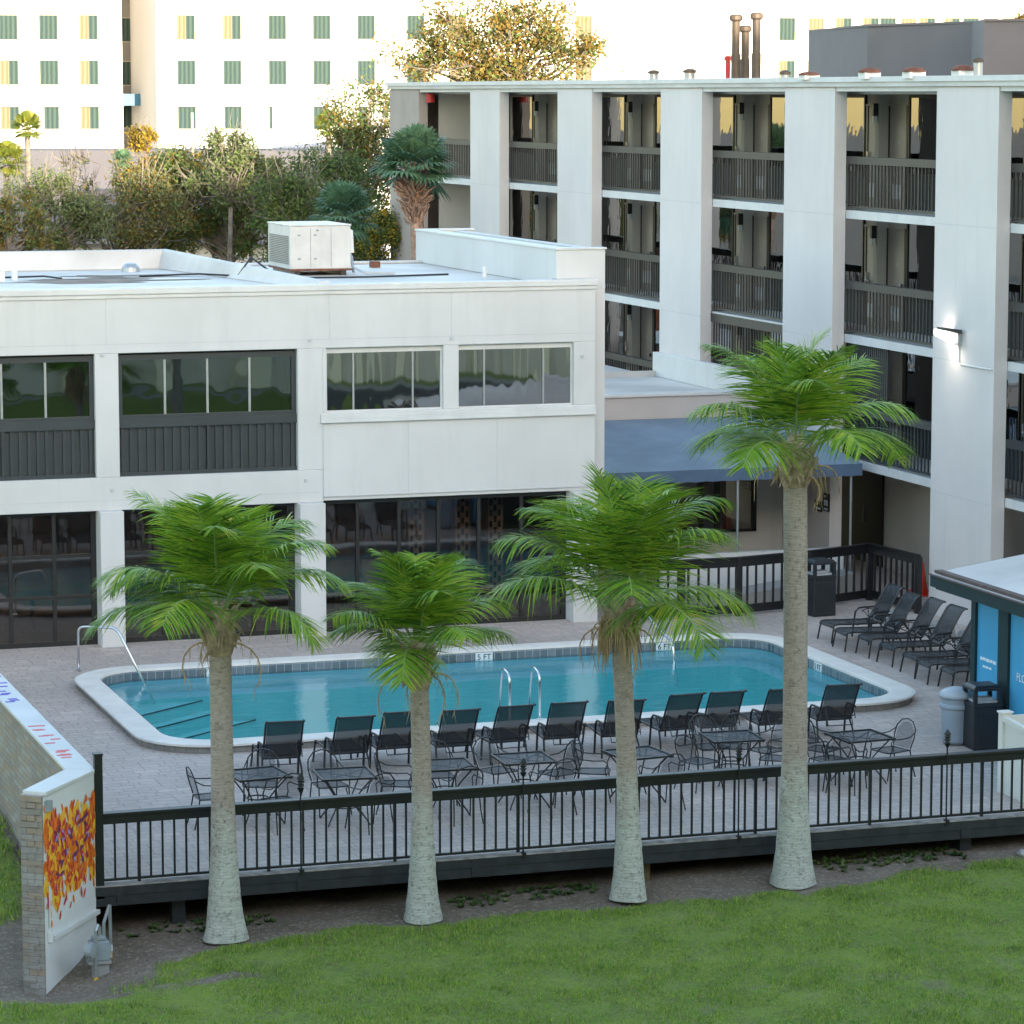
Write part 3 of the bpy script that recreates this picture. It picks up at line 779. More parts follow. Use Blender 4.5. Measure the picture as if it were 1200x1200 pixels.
mb.tube([gp(.12, .02, .46), gp(.12, .02, .64), gp(.42, -.05, .80), gp(.44, -.05, .80), gp(.46, -.05, -.10)], .022, 8)
mb.tube([gp(-.12, .02, .37), gp(-.12, .02, -.12)], .02, 8)
mb.build('pipe', GALV, gm)
MB().bar(gp(.05, .123, .20), gp(.05, .123, .27), .09, .006).build('warning_tag', PETC[2], gm)
MB().bar(gp(.1, .123, .28), gp(.1, .123, .36), .06, .006).build('dial', VENTW, gm)
MB().bar(gp(-.12, .02, -.13), gp(-.12, .02, -.03), .05, .05).bar(gp(-.17, .02, -.07), gp(-.07, .02, -.07), .02, .03).build('yellow_valve', PETC[2], gm)
MB().bar(gp(.0, .0, .14), gp(.0, .0, .18), .30, .2).bar(gp(0, .02, -.05), gp(0, .02, .14), .22, .10).build('stand', CONC, gm)
# ================================================================ POOLSIDE BUILDING (two storeys)
VB = 61.25; UL = -6.0; UR = 22.03
pb = thing('poolside_building', 'white two storey flat roofed building with dark windows behind the pool', 'building', (10, VB, 0))
mb = MB(); VT = VB+.38
mb.box(UL, UR, VB, VT, 5.67, 6.80)                                  # upper band
mb.box(UL, 16.36, VB, VT, 2.64, 3.28)                               # band between storeys
piers_up = [(7.85, 8.30), (11.85, 12.31), (15.85, 16.36)]
for a, b in piers_up: mb.box(a, b, VB, VT, 3.28, 5.67)
mb.box(UL, 4.3, VB, VT, 3.28, 5.67)
mb.box(16.36, 16.44, VB, VT, 4.40, 5.67); mb.box(18.83, 19.15, VB, VT, 4.40, 5.67); mb.box(21.57, UR, VB, VT, 4.40, 5.67)
mb.box(16.36, UR, VB-.0, VT, 2.74, 4.40)
mb.box(16.36, UR, VB+.02, VT, 2.66, 2.74)
for a, b in [(7.87, 8.33), (11.87, 12.33), (15.83, 16.34)]: mb.box(a, b, VB-.22, VT, 0, 2.64)
mb.box(21.50, 22.02, VB-.22, VB+.55, 0, 2.66)
mb.box(UR-.3, UR, VT, 71.4, 2.66, 6.80)
mb.box(UL, UR, 71.1, 71.4, 0, 6.80)
mb.box(UL, UL+.3, VT, 71.1, 0, 6.80)
mb.build('wall', WHITE, pb, bevel=.012)
# ledges and joints
mb = MB(); mb.box(16.30, UR, VB-.07, VB-.002, 4.20, 4.30).box(16.30, UR, VB-.05, VB-.002, 4.30, 4.385)
mb.build('sill_ledge', WHITE2, pb, bevel=.008)
mb = MB()
for a, b, z in ((UL, 16.3, 2.83), (UL, UR, 5.84)): mb.box(a, b, VB-.004, VB+.004, z, z+.012)
for u, a, b in ((12.08, 5.85, 6.8), (16.5, 5.85, 6.8), (16.34, 2.66, 4.19), (18.1, 2.75, 4.18), (19.95, 2.75, 4.18), (16.36, 0.1, 2.60), (19.0, 5.85, 6.8)): mb.box(u-.006, u+.006, VB-.004, VB+.004, a, b)
mb.box(16.36, UR, VB-.012, VB+.002, 2.735, 2.75)
mb.build('wall_joints', GROOVE, pb)
# roof
mb = MB(); mb.box(UL+.3, UR-.3, VT, 71.1, 6.62, 6.78); mb.build('roof', ROOFM, pb)
mb = MB(); mb.box(UL, UR+.04, VB-.06, VB+.26, 6.80, 6.92).box(UL, UR+.02, VB-.03, VB, 6.72, 6.80)
mb.build('front_coping', WHITE2, pb, bevel=.012)
# low raised kerbs round the left roof field
mb = MB()
def kerb(a, b, h0, h1, w=.35):
    a = Vector((*a, 6.78)); b = Vector((*b, 6.78)); dd = (b-a).normalized(); s = Vector((-dd.y, dd.x, 0))*w/2
    A = [a+s*1.5, a-s*1.5, a-s*.6+Vector((0,0,h0)), a+s*.6+Vector((0,0,h0))]; B = [b+s*1.5, b-s*1.5, b-s*.6+Vector((0,0,h1)), b+s*.6+Vector((0,0,h1))]
    mb.hull(A, B)
kerb((UL+.4, 70.6), (15.25, 70.6), .42, .42); kerb((15.25, 70.78), (16.6, 62.0), .42, .16)
mb.box(16.0, UR-.35, 70.85, 71.15, 6.78, 6.84)
mb.build('roof_kerb', ROOFM, pb, bevel=.03)
mb = MB()
for k in range(16):
    x = random.uniform(11.5, 15.0); y = random.uniform(65.4, 68.2); l = random.uniform(.4, 1.5); h = random.uniform(.08, .3)
    P = [(x+math.cos(t)*l*(1+.25*math.sin(3*t+k)), y+math.sin(t)*h*(1+.3*math.cos(2*t+k))) for t in np.linspace(0, 6.283, 15)[:-1]]
    mb.add([(p[0], p[1], 6.782+k*.0006) for p in P], [tuple(range(14))])
mb.build('water_stain', STAIN, pb)
mb = MB()
for a, b, c in (((15.8, 66, 6.82), (16.0, 65.6, 7.25), (16.35, 65.3, 6.95)), ((14.0, 67.3, 6.8), (15.2, 66.9, 6.85), (15.9, 66.2, 6.83)), ((11, 67.5, 6.81), (12.0, 67.4, 6.83), (12.3, 67.0, 6.80)),
                ((16.6, 65.5, 6.81), (18.4, 65.2, 6.82), (20.4, 66.0, 6.8))):
    MB().tube([a, b, c], .022, 6).build('roof_cable', DARKFR, pb)
# stair parapet block on the right
mb = MB()
mb.box(21.3, 21.55, 61.8, 71.4, 6.79, 7.50); mb.box(21.3, 22.34, VB+.3, VB+.55, 6.92, 7.50); mb.box(UR+.002, 22.34, VB+.3, 64, 2.9, 6.92)
mb.box(21.55, 22.6, 71.15, 71.4, 6.79, 7.50); mb.box(UR+.1, 22.34, 61.8, 71.15, 6.9, 7.5)
mb.build('parapet', WHITE, pb)
mb = MB(); mb.box(21.27, 21.58, 61.8, 71.43, 7.50, 7.54); mb.box(21.27, 22.37, VB+.27, VB+.58, 7.501, 7.541); mb.box(21.58, 22.63, 71.12, 71.43, 7.502, 7.542)
mb.build('parapet_cap', WHITE2, pb, bevel=.006)
mb = MB(); mb.tube([(20.9, 65.0, 6.78), (20.9, 65.0, 7.0)], .05, 8).tube([(11.3, 66.9, 6.78), (11.3, 66.9, 7.0)], .07, 8).box(10.9, 11.05, 66.6, 66.7, 6.78, 6.98)
mb.build('vent_pipe', VENTW, pb)
mb = MB(); mb.lathe([(.2, 0), (.19, .1), (.12, .18), (.02, .2)], (14.25, 69.4, 6.78), 16); mb.build('dome_vent', GALV, pb)

for u, z in ((21.75, 5.35), (12.0, 5.62), (16.1, 5.8), (19.0, 5.78), (12.15, 3.0), (16.0, 3.05)):
    MB().box(u-.03, u+.03, VB-.03, VB-.001, z, z+.06).build('wall_fitting', GROOVE, pb)
# upper glazed bays
def upper_bay(u0, u1, nm):
    t = MB(); y = VB+.12
    t.box(u0, u1, y, y+.10, 5.52, 5.63).box(u0, u0+.09, y, y+.1, 4.46, 5.52).box(u1-.09, u1, y, y+.1, 4.46, 5.52).box(u0, u1, y, y+.1, 4.40, 4.46)
    w = t.build('window', CHAR, pb)
    s = MB()
    for k in range(1, nm): x = u0+.09+(u1-u0-.18)*k/nm; s.box(x-.022, x+.022, y+.02, y+.08, 4.46, 5.52)
    s.build('mullion', GALV, w)
    MB().box(u0+.09, u1-.09, y+.045, y+.055, 4.46, 5.52).build('pane', GLASS_UP, w)
    p = MB(); p.box(u0, u1, VB+.08, VB+.22, 4.22, 4.40)
    n_ = int((u1-u0)/.165)
    p.box(u0, u1, VB+.16, VB+.22, 3.30, 4.22)
    for k in range(n_): x = u0+(u1-u0)*(k+.5)/n_; p.box(x-.03, x+.03, VB+.115, VB+.16, 3.36, 4.22)
    p.box(u0, u1, VB+.10, VB+.18, 3.28, 3.36); p.box((u0+u1)/2-.03, (u0+u1)/2+.03, VB+.09, VB+.16, 3.36, 4.22)
    p.build('spandrel_panel', CHAR, pb)
    r = MB(); r.box(u0, u1, VB+1.0, VB+1.05, 3.3, 5.67).box(u0-.2, u1+.2, VT, VB+1.0, 3.30, 3.32).build('room_back', ROOMGREY, w)
    c = MB(); z = 5.45
    cu = u1-.30
    for k in range(4): c.box(cu+k*.045, cu+k*.045+.03, y+.16+.02*(k % 2), y+.2+.02*(k % 2), 4.48, 5.52)
    c.build('curtain', CURT_C, w)
upper_bay(8.30, 11.85, 4); upper_bay(12.31, 15.85, 4)
upper_bay(4.30, 7.85, 4)
def upper_win(u0, u1, cuts):
    y = VB+.10; t = MB()
    t.box(u0, u1, y, y+.08, 5.56, 5.67).box(u0, u1, y, y+.08, 4.40, 4.43).box(u0, u0+.03, y, y+.08, 4.43, 5.56).box(u1-.03, u1, y, y+.08, 4.43, 5.56)
    w = t.build('window', WHITE2, pb)
    s = MB()
    for k in cuts: x = u0+(u1-u0)*k; s.box(x-.018, x+.018, y+.02, y+.07, 4.43, 5.56)
    s.build('mullion', GALV, w)
    MB().box(u0+.03, u1-.03, y+.04, y+.05, 4.43, 5.56).build('pane', GLASS_MIR, w)
    MB().box(u0, u1, VB+1.2, VB+1.25, 4.3, 5.67).build('room_back', ROOMGREY, w)
    c = MB()
    for k in range(12): c.box(u0+.75+k*.05, u0+.75+k*.05+.035, y+.18+.02*(k % 2), y+.22+.02*(k % 2), 4.43, 5.56)
    c.build('drape', TAN, w)
    c = MB()
    for k in range(7): c.box(u1-.35-k*.05, u1-.35-k*.05+.035, y+.18+.02*(k % 2), y+.22+.02*(k % 2), 4.43, 5.56)
    c.build('curtain', TAN, w)
upper_win(16.44, 18.83, (.24, .75)); upper_win(19.15, 21.57, (.235, .75))
# ground floor glazing
def low_bay(u0, u1, cuts, bars):
    y = VB+.25; t = MB()
    t.box(u0, u1, y, y+.1, 2.56, 2.66).box(u0, u1, y, y+.1, 0, .10)
    for k in [0, 1]: x = u0+(u1-u0-.1)*k; t.box(x, x+.1, y, y+.1, .10, 2.56)
    g = t.build('glazing', DARKFR, pb)
    s = MB()
    for x in cuts: s.box(x-.035, x+.035, y+.01, y+.09, .10, 2.56)
    for z in bars: s.box(u0+.1, u1-.1, y+.015, y+.085, z-.035, z+.035)
    s.build('mullion', DARKFR, g)
    MB().box(u0+.1, u1-.1, y+.045, y+.055, .10, 2.56).build('pane', GLASS_LOW, g)
low_bay(8.33, 11.87, (10.2, 11.05), (.95, 1.75)); low_bay(12.33, 15.83, (13.2, 14.1, 15.0), (.95, 1.75)); low_bay(4.3, 7.87, (5.5, 6.7), (.95, 1.75))
low_bay(16.34, 21.50, (17.12, 17.98, 18.80, 19.65, 20.55), ())
# room behind the glass
mb = MB(); mb.box(UL+.3, UR, VB+.4, 71.1, -.14, .012, 0); mb.box(UL+.3, UR, 65.4, 65.5, .012, 2.9, 1); mb.box(UL+.3, UR, VB+.4, 71.1, 2.9, 3.0, 2)
mb.box(UR-.12, UR-.02, VB+.6, 68.2, .012, 2.9, 1)
mb.build('dining_room', [ROOMFLOOR, ROOMWALL, ROOMDARK], pb)
mb = MB()
for u in (9.0, 10.6, 12.9, 14.9, 17.2, 18.6, 20.0): mb.box(u, u+1.1, 65.33, 65.39, 1.1+.2*math.sin(u*5), 2.2)
mb.build('wall_panel', KRAFT, pb)
# patterned columns inside
for u in (18.75, 19.75, 20.45):
    mb = MB(); mb.box(u-.16, u+.16, 62.9, 63.2, .012, 2.62, 0)
    for k in range(11):
        for j in range(3): mb.box(u-.13+j*.09, u-.07+j*.09, 62.89, 62.9, .15+k*.23+.1*(j % 2), .28+k*.23+.1*(j % 2), 1)
    mb.build('patterned_column', [TAN, DARKFR], pb)
# furniture dimly seen through the restaurant glass
def din_table(x, y, lab):
    t = thing('dining_table', lab, 'table', (x, y, .012), 'dining tables behind the restaurant glass')
    MB().box(x-.42, x+.42, y-.42, y+.42, .74, .78).build('tabletop', TABLEW, t)
    MB().tube([(x, y, .03), (x, y, .74)], .04, 8).lathe([(.26, 0), (.24, .03)], (x, y, .013), 12).build('pedestal', DARKFR, t)
def din_chair(x, y, lab, mat_):
    t = thing('dining_chair', lab, 'chair', (x, y, .012), 'dining chairs behind the restaurant glass')
    MB().box(x-.23, x+.23, y-.23, y+.23, .43, .50).build('seat', mat_, t)
    MB().hull([(x-.23, y+.19, .5), (x+.23, y+.19, .5), (x+.23, y+.25, .5), (x-.23, y+.25, .5)], [(x-.24, y+.27, 1.0), (x+.24, y+.27, 1.0), (x+.24, y+.32, 1.0), (x-.24, y+.32, 1.0)]).build('backrest', mat_, t)
    for i in (-1, 1):
        for j in (-1, 1): MB().tube([(x+i*.2, y+j*.2, .43), (x+i*.22, y+j*.22, .013)], .016, 5).build('leg', DARKFR, t)
for i, (x, lab) in enumerate([(9.3, 'white dining table behind the leftmost ground floor glass'), (10.9, 'white dining table behind glass left of the second white column'), (13.9, 'white dining table behind the glass at the leftmost palm'), (17.3, 'white dining table behind glass left of the second palm'), (19.2, 'white dining table by the patterned columns inside')]):
    din_table(x, 63.2, lab)
cl = ['first tan dining chair behind glass right of the white column', 'second tan dining chair behind the wide restaurant glass', 'third tan dining chair behind the wide restaurant glass', 'fourth tan dining chair in front of the patterned columns']
for i, x in enumerate((16.75, 17.55, 18.2, 19.3)): din_chair(x, 64.0, cl[i], TAN)
for x, lab in ((8.9, 'dark dining chair behind the leftmost ground floor glass'), (10.1, 'dark dining chair inside near the curved handrail'), (13.1, 'dark dining chair inside behind the leftmost palm')): din_chair(x, 63.9, lab, DKCHAIR)

# rooftop air conditioner
ac = thing('rooftop_unit', 'boxy off white air conditioning unit with rusty base on the flat roof', 'air conditioner', (17.3, 66.6, 6.78))
a0, a1, b0, b1, z0, z1 = 17.12, 18.45, 66.7, 68.6, 6.92, 7.83
mb = MB(); mb.box(a0, a1, b0, b1, z0, z1); mb.box(a0-.02, a1+.02, b0-.02, b1+.02, z1, z1+.03); mb.build('cabinet', ACM, ac, bevel=.012)
mb = MB()
for k in range(16): mb.box(a0-.02, a0-.004, b0+.12, b1-.15, z0+.10+k*.038, z0+.125+k*.038)
mb.build('louver', LOUV, ac)
mb = MB(); mb.box(a0, a1+.02, b0-.025, b1, z0-.04, z0, 0).box(a0+.1, a0+.22, b0, b1, 6.78, z0-.04, 1).box(a1-.22, a1-.1, b0, b1, 6.78, z0-.04, 1); mb.build('base_rail', [RUST_SUNTOP, DARKFR], ac)
mb = MB()
for k, x in enumerate((a0+.45, a0+.9)): mb.box(x-.005, x+.005, b0-.006, b0-.001, z0+.04, z1-.04)
for x, z in ((a0+.2, .2), (a0+.2, .7), (a0+.55, .2), (a0+.55, .7), (a0+.6, .8)): mb.box(x-.03, x+.03, b0-.012, b0-.002, z0+z, z0+z+.035)
mb.build('panel_seam', GREYP, ac)
mb = MB(); mb.hull([(a1+.02, b0+.3, z0+.30), (a1+.02, b1-.2, z0+.30), (a1+.02, b1-.2, z1-.05), (a1+.02, b0+.3, z1-.05)], [(a1+.17, b0+.35, z0+.32), (a1+.17, b1-.3, z0+.32), (a1+.15, b1-.3, z1-.12), (a1+.15, b0+.35, z1-.12)]); mb.build('intake_hood', VENTW, ac)
mb = MB(); mb.tube([(a1+.05, b0+.2, z0+.3), (a1+.06, b0+.1, 6.95), (a1+.3, b0-.1, 6.82), (a1+.9, b0-.3, 6.82)], .025, 6).tube([(a1+.1, b0+.3, z0+.25), (a1+.12, b0+.2, 6.82)], .03, 6); mb.build('pipe', GALV, ac)
o = MB().box(19.65, 19.85, 69.3, 69.5, 6.79, 6.92).build('paint_can', RUST_SUNTOP); tag(o, 'small rusty box left on the flat roof right of the air conditioner', 'box')
# ================================================================ HOTEL WING with open galleries
U0 = 29.19; UF = 28.85; UC = 30.7; S = 2.7
PER = 7.80; PW = 2.75
pst = [91.10-PER*k+ (0 if k else 0) for k in range(7)]           # far edge of each pier 1..
tw = thing('gallery_hotel', 'four storey white hotel wing with open railed galleries between broad piers', 'hotel', (UF, 75, 0))
mb0 = None
V_FAR, V_NEAR = 99.55, 41.0
piers = [(96.35, 99.55)]+[(p-PW, p) for p in pst if p-PW > 40]
for i, (a, b) in enumerate(piers):
    m_ = MB(); m_.box(UF, UF+.29, a, b, 0, 10.74, 0)
    for z in (2.55, 5.28, 8.0): m_.box(UF-.003, UF+.01, a, b, z, z+.014, 1)
    m_.build('pier', [TAUPE if i == 0 else HOTELW, GROOVE], tw, bevel=.015)
bays = [(b[1], a[0]) for a, b in zip(piers, piers[1:])]           # (near edge, far edge)
# slabs, roof
sl0 = None
for z in (2.7, 5.4, 8.1):
    for k, (a, b) in enumerate(bays): MB().box(U0-.04, UC-.001, a+.001, b-.001, z-.18, z).build('floor_slab', WHITE2, tw)
mb = MB(); mb.box(UF-.06, 46, V_NEAR, V_FAR+.1, 10.76, 10.92, 0).box(UF-.10, UF+.25, V_NEAR, V_FAR+.14, 10.86, 10.97, 1)
mb.box(UF+.03, UF+.3, V_NEAR, V_FAR, 10.66, 10.76, 1)
mb.build('roof', [ROOFM, WHITE2], tw)
mb = MB(); mb.box(UC, UC+.25, V_NEAR, V_FAR-.3, 0, 10.7, 0); mb.box(UF+.62, 46, V_FAR-.3, V_FAR, 0, 10.7, 1); mb.box(45.7, 46, V_NEAR, V_FAR-.3, 0, 10.7, 1); mb.box(UF+.62, 46, V_NEAR, V_NEAR+.3, 0, 10.7, 1)
mb.build('wall', [BEIGE, TAUPE], tw)
MB().box(UF+.62, UC, V_NEAR+.3, V_FAR-.3, 10.60, 10.66).build('ceiling', WHITE2, tw)
# curb along the link roof
mb = MB(); mb.box(UF-.14, UF+.05, 65.0, 75.6, 3.62, 4.22); mb.build('curb_wall', WHITE2, tw, bevel=.01)
# prototypes for bay fittings at bay 5 (far edge 65.0), floor z 8.1
def offs(): return None
R_ = {}
a5, b5 = 59.95, 65.05; z = 8.1
def mk_rail(a, b, z, mat_, zlo=.05, zhi=1.0, cap=True):
    m_ = MB(); n_ = max(2, int((b-a)/.165))
    m_.box(U0-.005, U0+.035, a, b, z+zlo, z+zlo+.05); 
    for k in range(n_+1):
        y = a+.02+(b-a-.04)*k/n_; w_ = .013 if k % 9 else .024; m_.box(U0+.0, U0+.03, y-w_, y+w_, z+zlo+.05, z+zhi)
    o = m_.build('railing', mat_, tw)
    if cap: MB().box(U0-.05, U0+.10, a, b, z+zhi, z+zhi+.165).build('handrail', mat_, o)
    return o
pr = {}
for k, (a, b) in enumerate(bays):
    fl = [8.1, 5.4]
    for z in fl:
        if k == 1 and z < 6: pass
        if k == 0 and z < 6: continue
        mk_rail(a, b, z, RAILM)
    if k == 2: mk_rail(a, b, 2.7, RAILM)
    if k >= 4: mk_rail(a, b, 2.7, RAILD)
    if k == 3:   # screened bay over the link roof
        o = mk_rail(a, b, 2.7, RAILM, 1.52, 2.45); MB().box(U0-.07, U0+.08, a-.25, b+.1, 5.16, 5.36).build('screen_beam', RAILM, o)
    if k == 4:
        m_ = MB()
        for q in range(22): y = 62.9+q*.1; m_.box(U0+.05, U0+.09, y, y+.045, 2.75, 5.2)
        m_.build('slat_screen', RAILD, tw)
# doors / windows / lamps: one of each, then copies
d1 = d2 = None
def door(y0, y1, z):
    m_ = MB(); m_.box(UC-.03, UC-.001, y0, y1, z, z+2.22, 0); m_.box(UC-.05, UC-.031, y0-.05, y0+.03, z, z+2.25, 1); m_.box(UC-.05, UC-.031, y1-.03, y1+.06, z, z+2.25, 1)
    m_.box(UC-.034, UC-.0305, y0+.38, y0+.46, z+1.42, z+1.50, 2)
    o = m_.build('door', [DOORM, DARKFR, GALV], tw)
    return o
dl = door(66.33, 67.20, 8.1); MB().box(UC-.09, UC-.05, 67.08, 67.13, 9.05, 9.32).box(UC-.10, UC-.06, 66.93, 67.11, 9.11, 9.15).build('door_handle', STEEL, dl)
dr = door(65.13, 66.06, 8.1); MB().box(UC-.09, UC-.05, 65.22, 65.27, 9.05, 9.15).box(UC-.10, UC-.06, 65.25, 65.42, 9.08, 9.12).build('door_handle', STEEL, dr)
fin = MB().box(UC-.28, UC-.001, 66.07, 66.26, 8.1, 10.6).box(UC-.07, UC-.051, 65.1, 67.25, 10.34, 10.38).build('wall_fin', plain('pale_fin', (.42, .39, .34), .6, .06, 2), tw)
lam = MB().box(UC-.40, UC-.28, 66.11, 66.21, 10.12, 10.40).build('wall_lamp', DARKFR, tw); MB().box(UC-.38, UC-.30, 66.12, 66.20, 9.98, 10.12).build('lamp_glass', VENTW, lam)
def cwin(y0, y1, z):
    m_ = MB(); f = .05
    m_.box(UC-.06, UC-.002, y0, y1, z+.72, z+.78).box(UC-.06, UC-.002, y0, y1, z+2.42, z+2.48).box(UC-.06, UC-.002, y0, y0+f, z+.78, z+2.42).box(UC-.06, UC-.002, y1-f, y1, z+.78, z+2.42)
    o = m_.build('window', DARKFR, tw)
    MB().box(UC-.035, UC-.027, y0+f, y1-f, z+.78, z+2.42).build('pane', GLASS_COR, o)
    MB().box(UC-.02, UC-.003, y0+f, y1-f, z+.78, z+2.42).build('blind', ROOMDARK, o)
    MB().box(UC-.02, UC-.003, y0, y1, z+.0, z+.72).build('lower_panel', CHAR, o)
    return o
wr = cwin(63.0, 65.03, 8.1); wl = cwin(67.32, 69.6, 8.1)
vent = MB().box(UC-.06, UC-.031, 66.55, 67.05, 8.30, 8.62).build('vent_grille', VENTW, tw); vent2 = MB().box(UC-.06, UC-.031, 65.35, 65.85, 8.30, 8.62).build('vent_grille', VENTW, tw)
colb = MB().box(UC-.3, UC-.001, 62.55, 62.95, 8.1, 10.6).build('dark_pilaster', DARKFR, tw)
first = True
for k in range(1, len(bays)):
    for z in (8.1, 5.4, 2.7):
        if k == 4 and z == 8.1: continue
        dv = PER*(4-k); dz = z-8.1
        for o in (dl, dr, fin, lam, wr, wl, vent, vent2, colb):
            if z == 2.7 and k == 4 and o in (wl,): continue
            copy_tree(o, tw, (0, dv, dz))
# end bay: plain wall, dark door, lamps
for z in (8.1, 5.4):
    m_ = MB(); m_.box(UC-.06, UC-.002, 93.0, 94.0, z, z+2.45); m_.build('door', DARKFR, tw)
    l_ = MB().box(UC-.25, UC-.1, 94.4, 94.55, z+2.0, z+2.3).build('wall_lamp', DARKFR, tw)
mb = MB(); mb.box(UF+.62, UC, 96.2, 96.3, 0, 10.6); mb.build('end_wall', BEIGE, tw)
o = MB().tube([(UF+.3, 96.1, 10.35), (UF+.3, 96.1, 10.62)], [.14, .12], 10).build('alarm_bell', REDP, tw)
# ground floor door and wall items in the bay beside the link
m_ = MB(); m_.box(UC-.05, UC-.002, 66.1, 68.6, 0, 2.45); od = m_.build('double_door', DARKFR, tw)
MB().box(UC-.10, UC-.05, 67.0, 67.06, .95, 1.3).build('door_handle', STEEL, od)
MB().box(UC-.03, UC-.002, 65.2, 65.5, 1.95, 2.25).box(UC-.06, UC-.002, 64.2, 64.6, 2.0, 2.3).build('wall_notice', [plain('faint_notice', (.42, .39, .36), .6, .1, 9)], tw)
# restroom signs on the pier
for (v, z, w_, h_, kk) in ((65.52, 1.55, .40, .24, 0), (64.83+.28, 1.68, .34, .40, 1)):
    s = MB().box(UF-.02, UF-.001, v-w_/2, v+w_/2, z-h_/2, z+h_/2).build('wall_sign', BLACK, tw)
    g = MB(); x = UF-.024
    if kk: g.box(x, x+.003, v-.10, v-.02, z-.08, z+.05).box(x, x+.003, v+.02, v+.10, z-.08, z+.05).box(x, x+.003, v-.02, v+.02, z-.01, z+.05).box(x, x+.003, v-.10, v+.10, z-.17, z-.13).box(x, x+.003, v+.03, v+.09, z+.10, z+.15)
    else: g.box(x, x+.003, v+.04, v+.12, z+.01, z+.06).box(x, x+.003, v-.12, v+.14, z-.08, z-.03)
    g.build('pictogram', WTXT, s)
# floodlight on the big pier
fl = thing('floodlight', 'lit white floodlight bracketed on the white pier right of the tallest palm', 'lamp', (UF, 58.9, 5.9))
MB().box(UF-.10, UF, 58.55, 58.75, 5.62, 5.86).build('bracket', GALV, fl, bevel=.01)
MB().hull([(UF-.06, 58.45, 5.86), (UF-.06, 58.95, 5.86), (UF-.06, 58.95, 5.94), (UF-.06, 58.45, 5.94)], [(UF-.40, 58.5, 5.93), (UF-.40, 58.9, 5.93), (UF-.40, 58.9, 5.98), (UF-.40, 58.5, 5.98)]).build('hood', CHAR, fl)
m, nt, out = newmat('lamp_glow'); e_ = N(nt, 'ShaderNodeEmission'); e_.inputs[0].default_value = (1, .93, .82, 1); e_.inputs[1].default_value = 3.5; nt.links.new(e_.outputs[0], out.inputs[0])
MB().hull([(UF-.16, 58.66, 5.66), (UF-.16, 58.86, 5.66), (UF-.16, 58.86, 5.82), (UF-.16, 58.66, 5.82)], [(UF-.36, 58.92, 5.80), (UF-.36, 59.12, 5.80), (UF-.36, 59.12, 5.94), (UF-.36, 58.92, 5.94)]).build('lamp_head', m, fl, bevel=.03)
MB().tube([(UF-.02, 58.65, 5.62), (UF-.02, 58.65, 5.28), (UF-.02, 58.6, 5.24), (UF-.02, 57.2, 5.24)], .018, 6).build('conduit', WHITE2, fl)
pl = bpy.data.lights.new('floodlight_lamp', 'SPOT'); pl.energy = 2.2; pl.color = (1, .88, .68); pl.spot_size = rad(120); pl.spot_blend = 1; pl.shadow_soft_size = .1
po = bpy.data.objects.new('floodlight_lamp', pl); po.location = (UF-.45, 58.85, 5.62); po.rotation_euler = Vector((.55, -.15, -.8)).to_track_quat('-Z', 'Y').to_euler(); COL.objects.link(po); po.parent = None

# roof furniture
def rv(px, py, D, kind, lab, h=.3, r=.11):
    p = at(px, py, D); x, y = p.x, p.y; zb = 10.92
    if kind == 'stack':
        t = thing('flue_stack', lab, 'chimney pipe', (x, y, zb), 'tall brown flue stacks on the hotel roof')
        MB().tube([(x, y, zb), (x, y, zb+h)], r, 12).tube([(x, y, zb), (x, y, zb+h*.45)], r*1.15, 12).build('flue_pipe', PIPEB, t)
        MB().lathe([(r*1.1, 0), (r*1.6, .04), (r*1.6, .13), (r*1.1, .17)], (x, y, zb+h), 12).build('flue_cap', PIPEB, t)
    elif kind == 'red':
        t = thing('standpipe', lab, 'pipe', (x, y, zb)); MB().tube([(x, y, zb), (x, y, zb+h)], r, 10).build('pipe', REDP, t); MB().lathe([(r*1.7, 0), (r*1.7, .06), (r, .12)], (x, y, zb+h), 10).build('cap', REDP, t)
    elif kind == 'vent':
        t = thing('roof_vent', lab, 'vent', (x, y, zb), 'small vents on the hotel roof'); MB().lathe([(r, 0), (r, h)], (x, y, zb), 12).build('stub', GALV, t); MB().lathe([(r*1.3, h), (r*1.3, h+.06), (r*.5, h+.1)], (x, y, zb), 12).build('cap', PIPEB, t)
    else:
        t = thing('exhaust_fan', lab, 'exhaust fan', (x, y, zb), 'capped exhaust fans on the hotel roof'); MB().box(x-.18, x+.18, y-.18, y+.18, zb, zb+h*.6).build('curb', VENTW, t); MB().lathe([(.24, h*.6), (.24, h*.75), (.16, h), (.05, h*1.1)], (x, y, zb), 14).build('fan_cap', RUST_SUNTOP, t)  # brown of the cap stands in for warm sunlight on its top
rv(862, 88, 79, 'stack', 'tall brown flue stack on the hotel roof beside the red pipe', 1.42, .10)
rv(873, 88, 79.6, 'stack', 'shorter brown flue stack in the middle of the three on the roof', 1.17, .10)
rv(886, 88, 78.5, 'stack', 'tallest brown flue stack, right of the three on the roof', 1.45, .10)
rv(853, 84, 80.5, 'red', 'short red standpipe left of the brown flue stacks', .50, .06)
rv(766, 88, 84, 'vent', 'small grey roof vent farthest left on the hotel roof', .2, .12)
rv(808, 88, 80, 'vent', 'small roof vent left of the red pipe', .2, .13)
rv(920, 88, 74, 'vent', 'small vent right of the brown flue stacks', .12, .1)
rv(1019, 86, 69, 'fan', 'exhaust fan with sunlit orange coloured cap at the left corner of the grey penthouse', .22)
rv(1071, 86, 67, 'fan', 'exhaust fan with sunlit orange coloured cap before the middle of the grey penthouse', .22)
rv(1129, 86, 65, 'fan', 'exhaust fan with sunlit orange coloured cap before the right end of the grey penthouse', .24)
rv(948, 86, 72, 'fan', 'low exhaust fan with sunlit orange coloured cap, right of the brown flue stacks', .16)
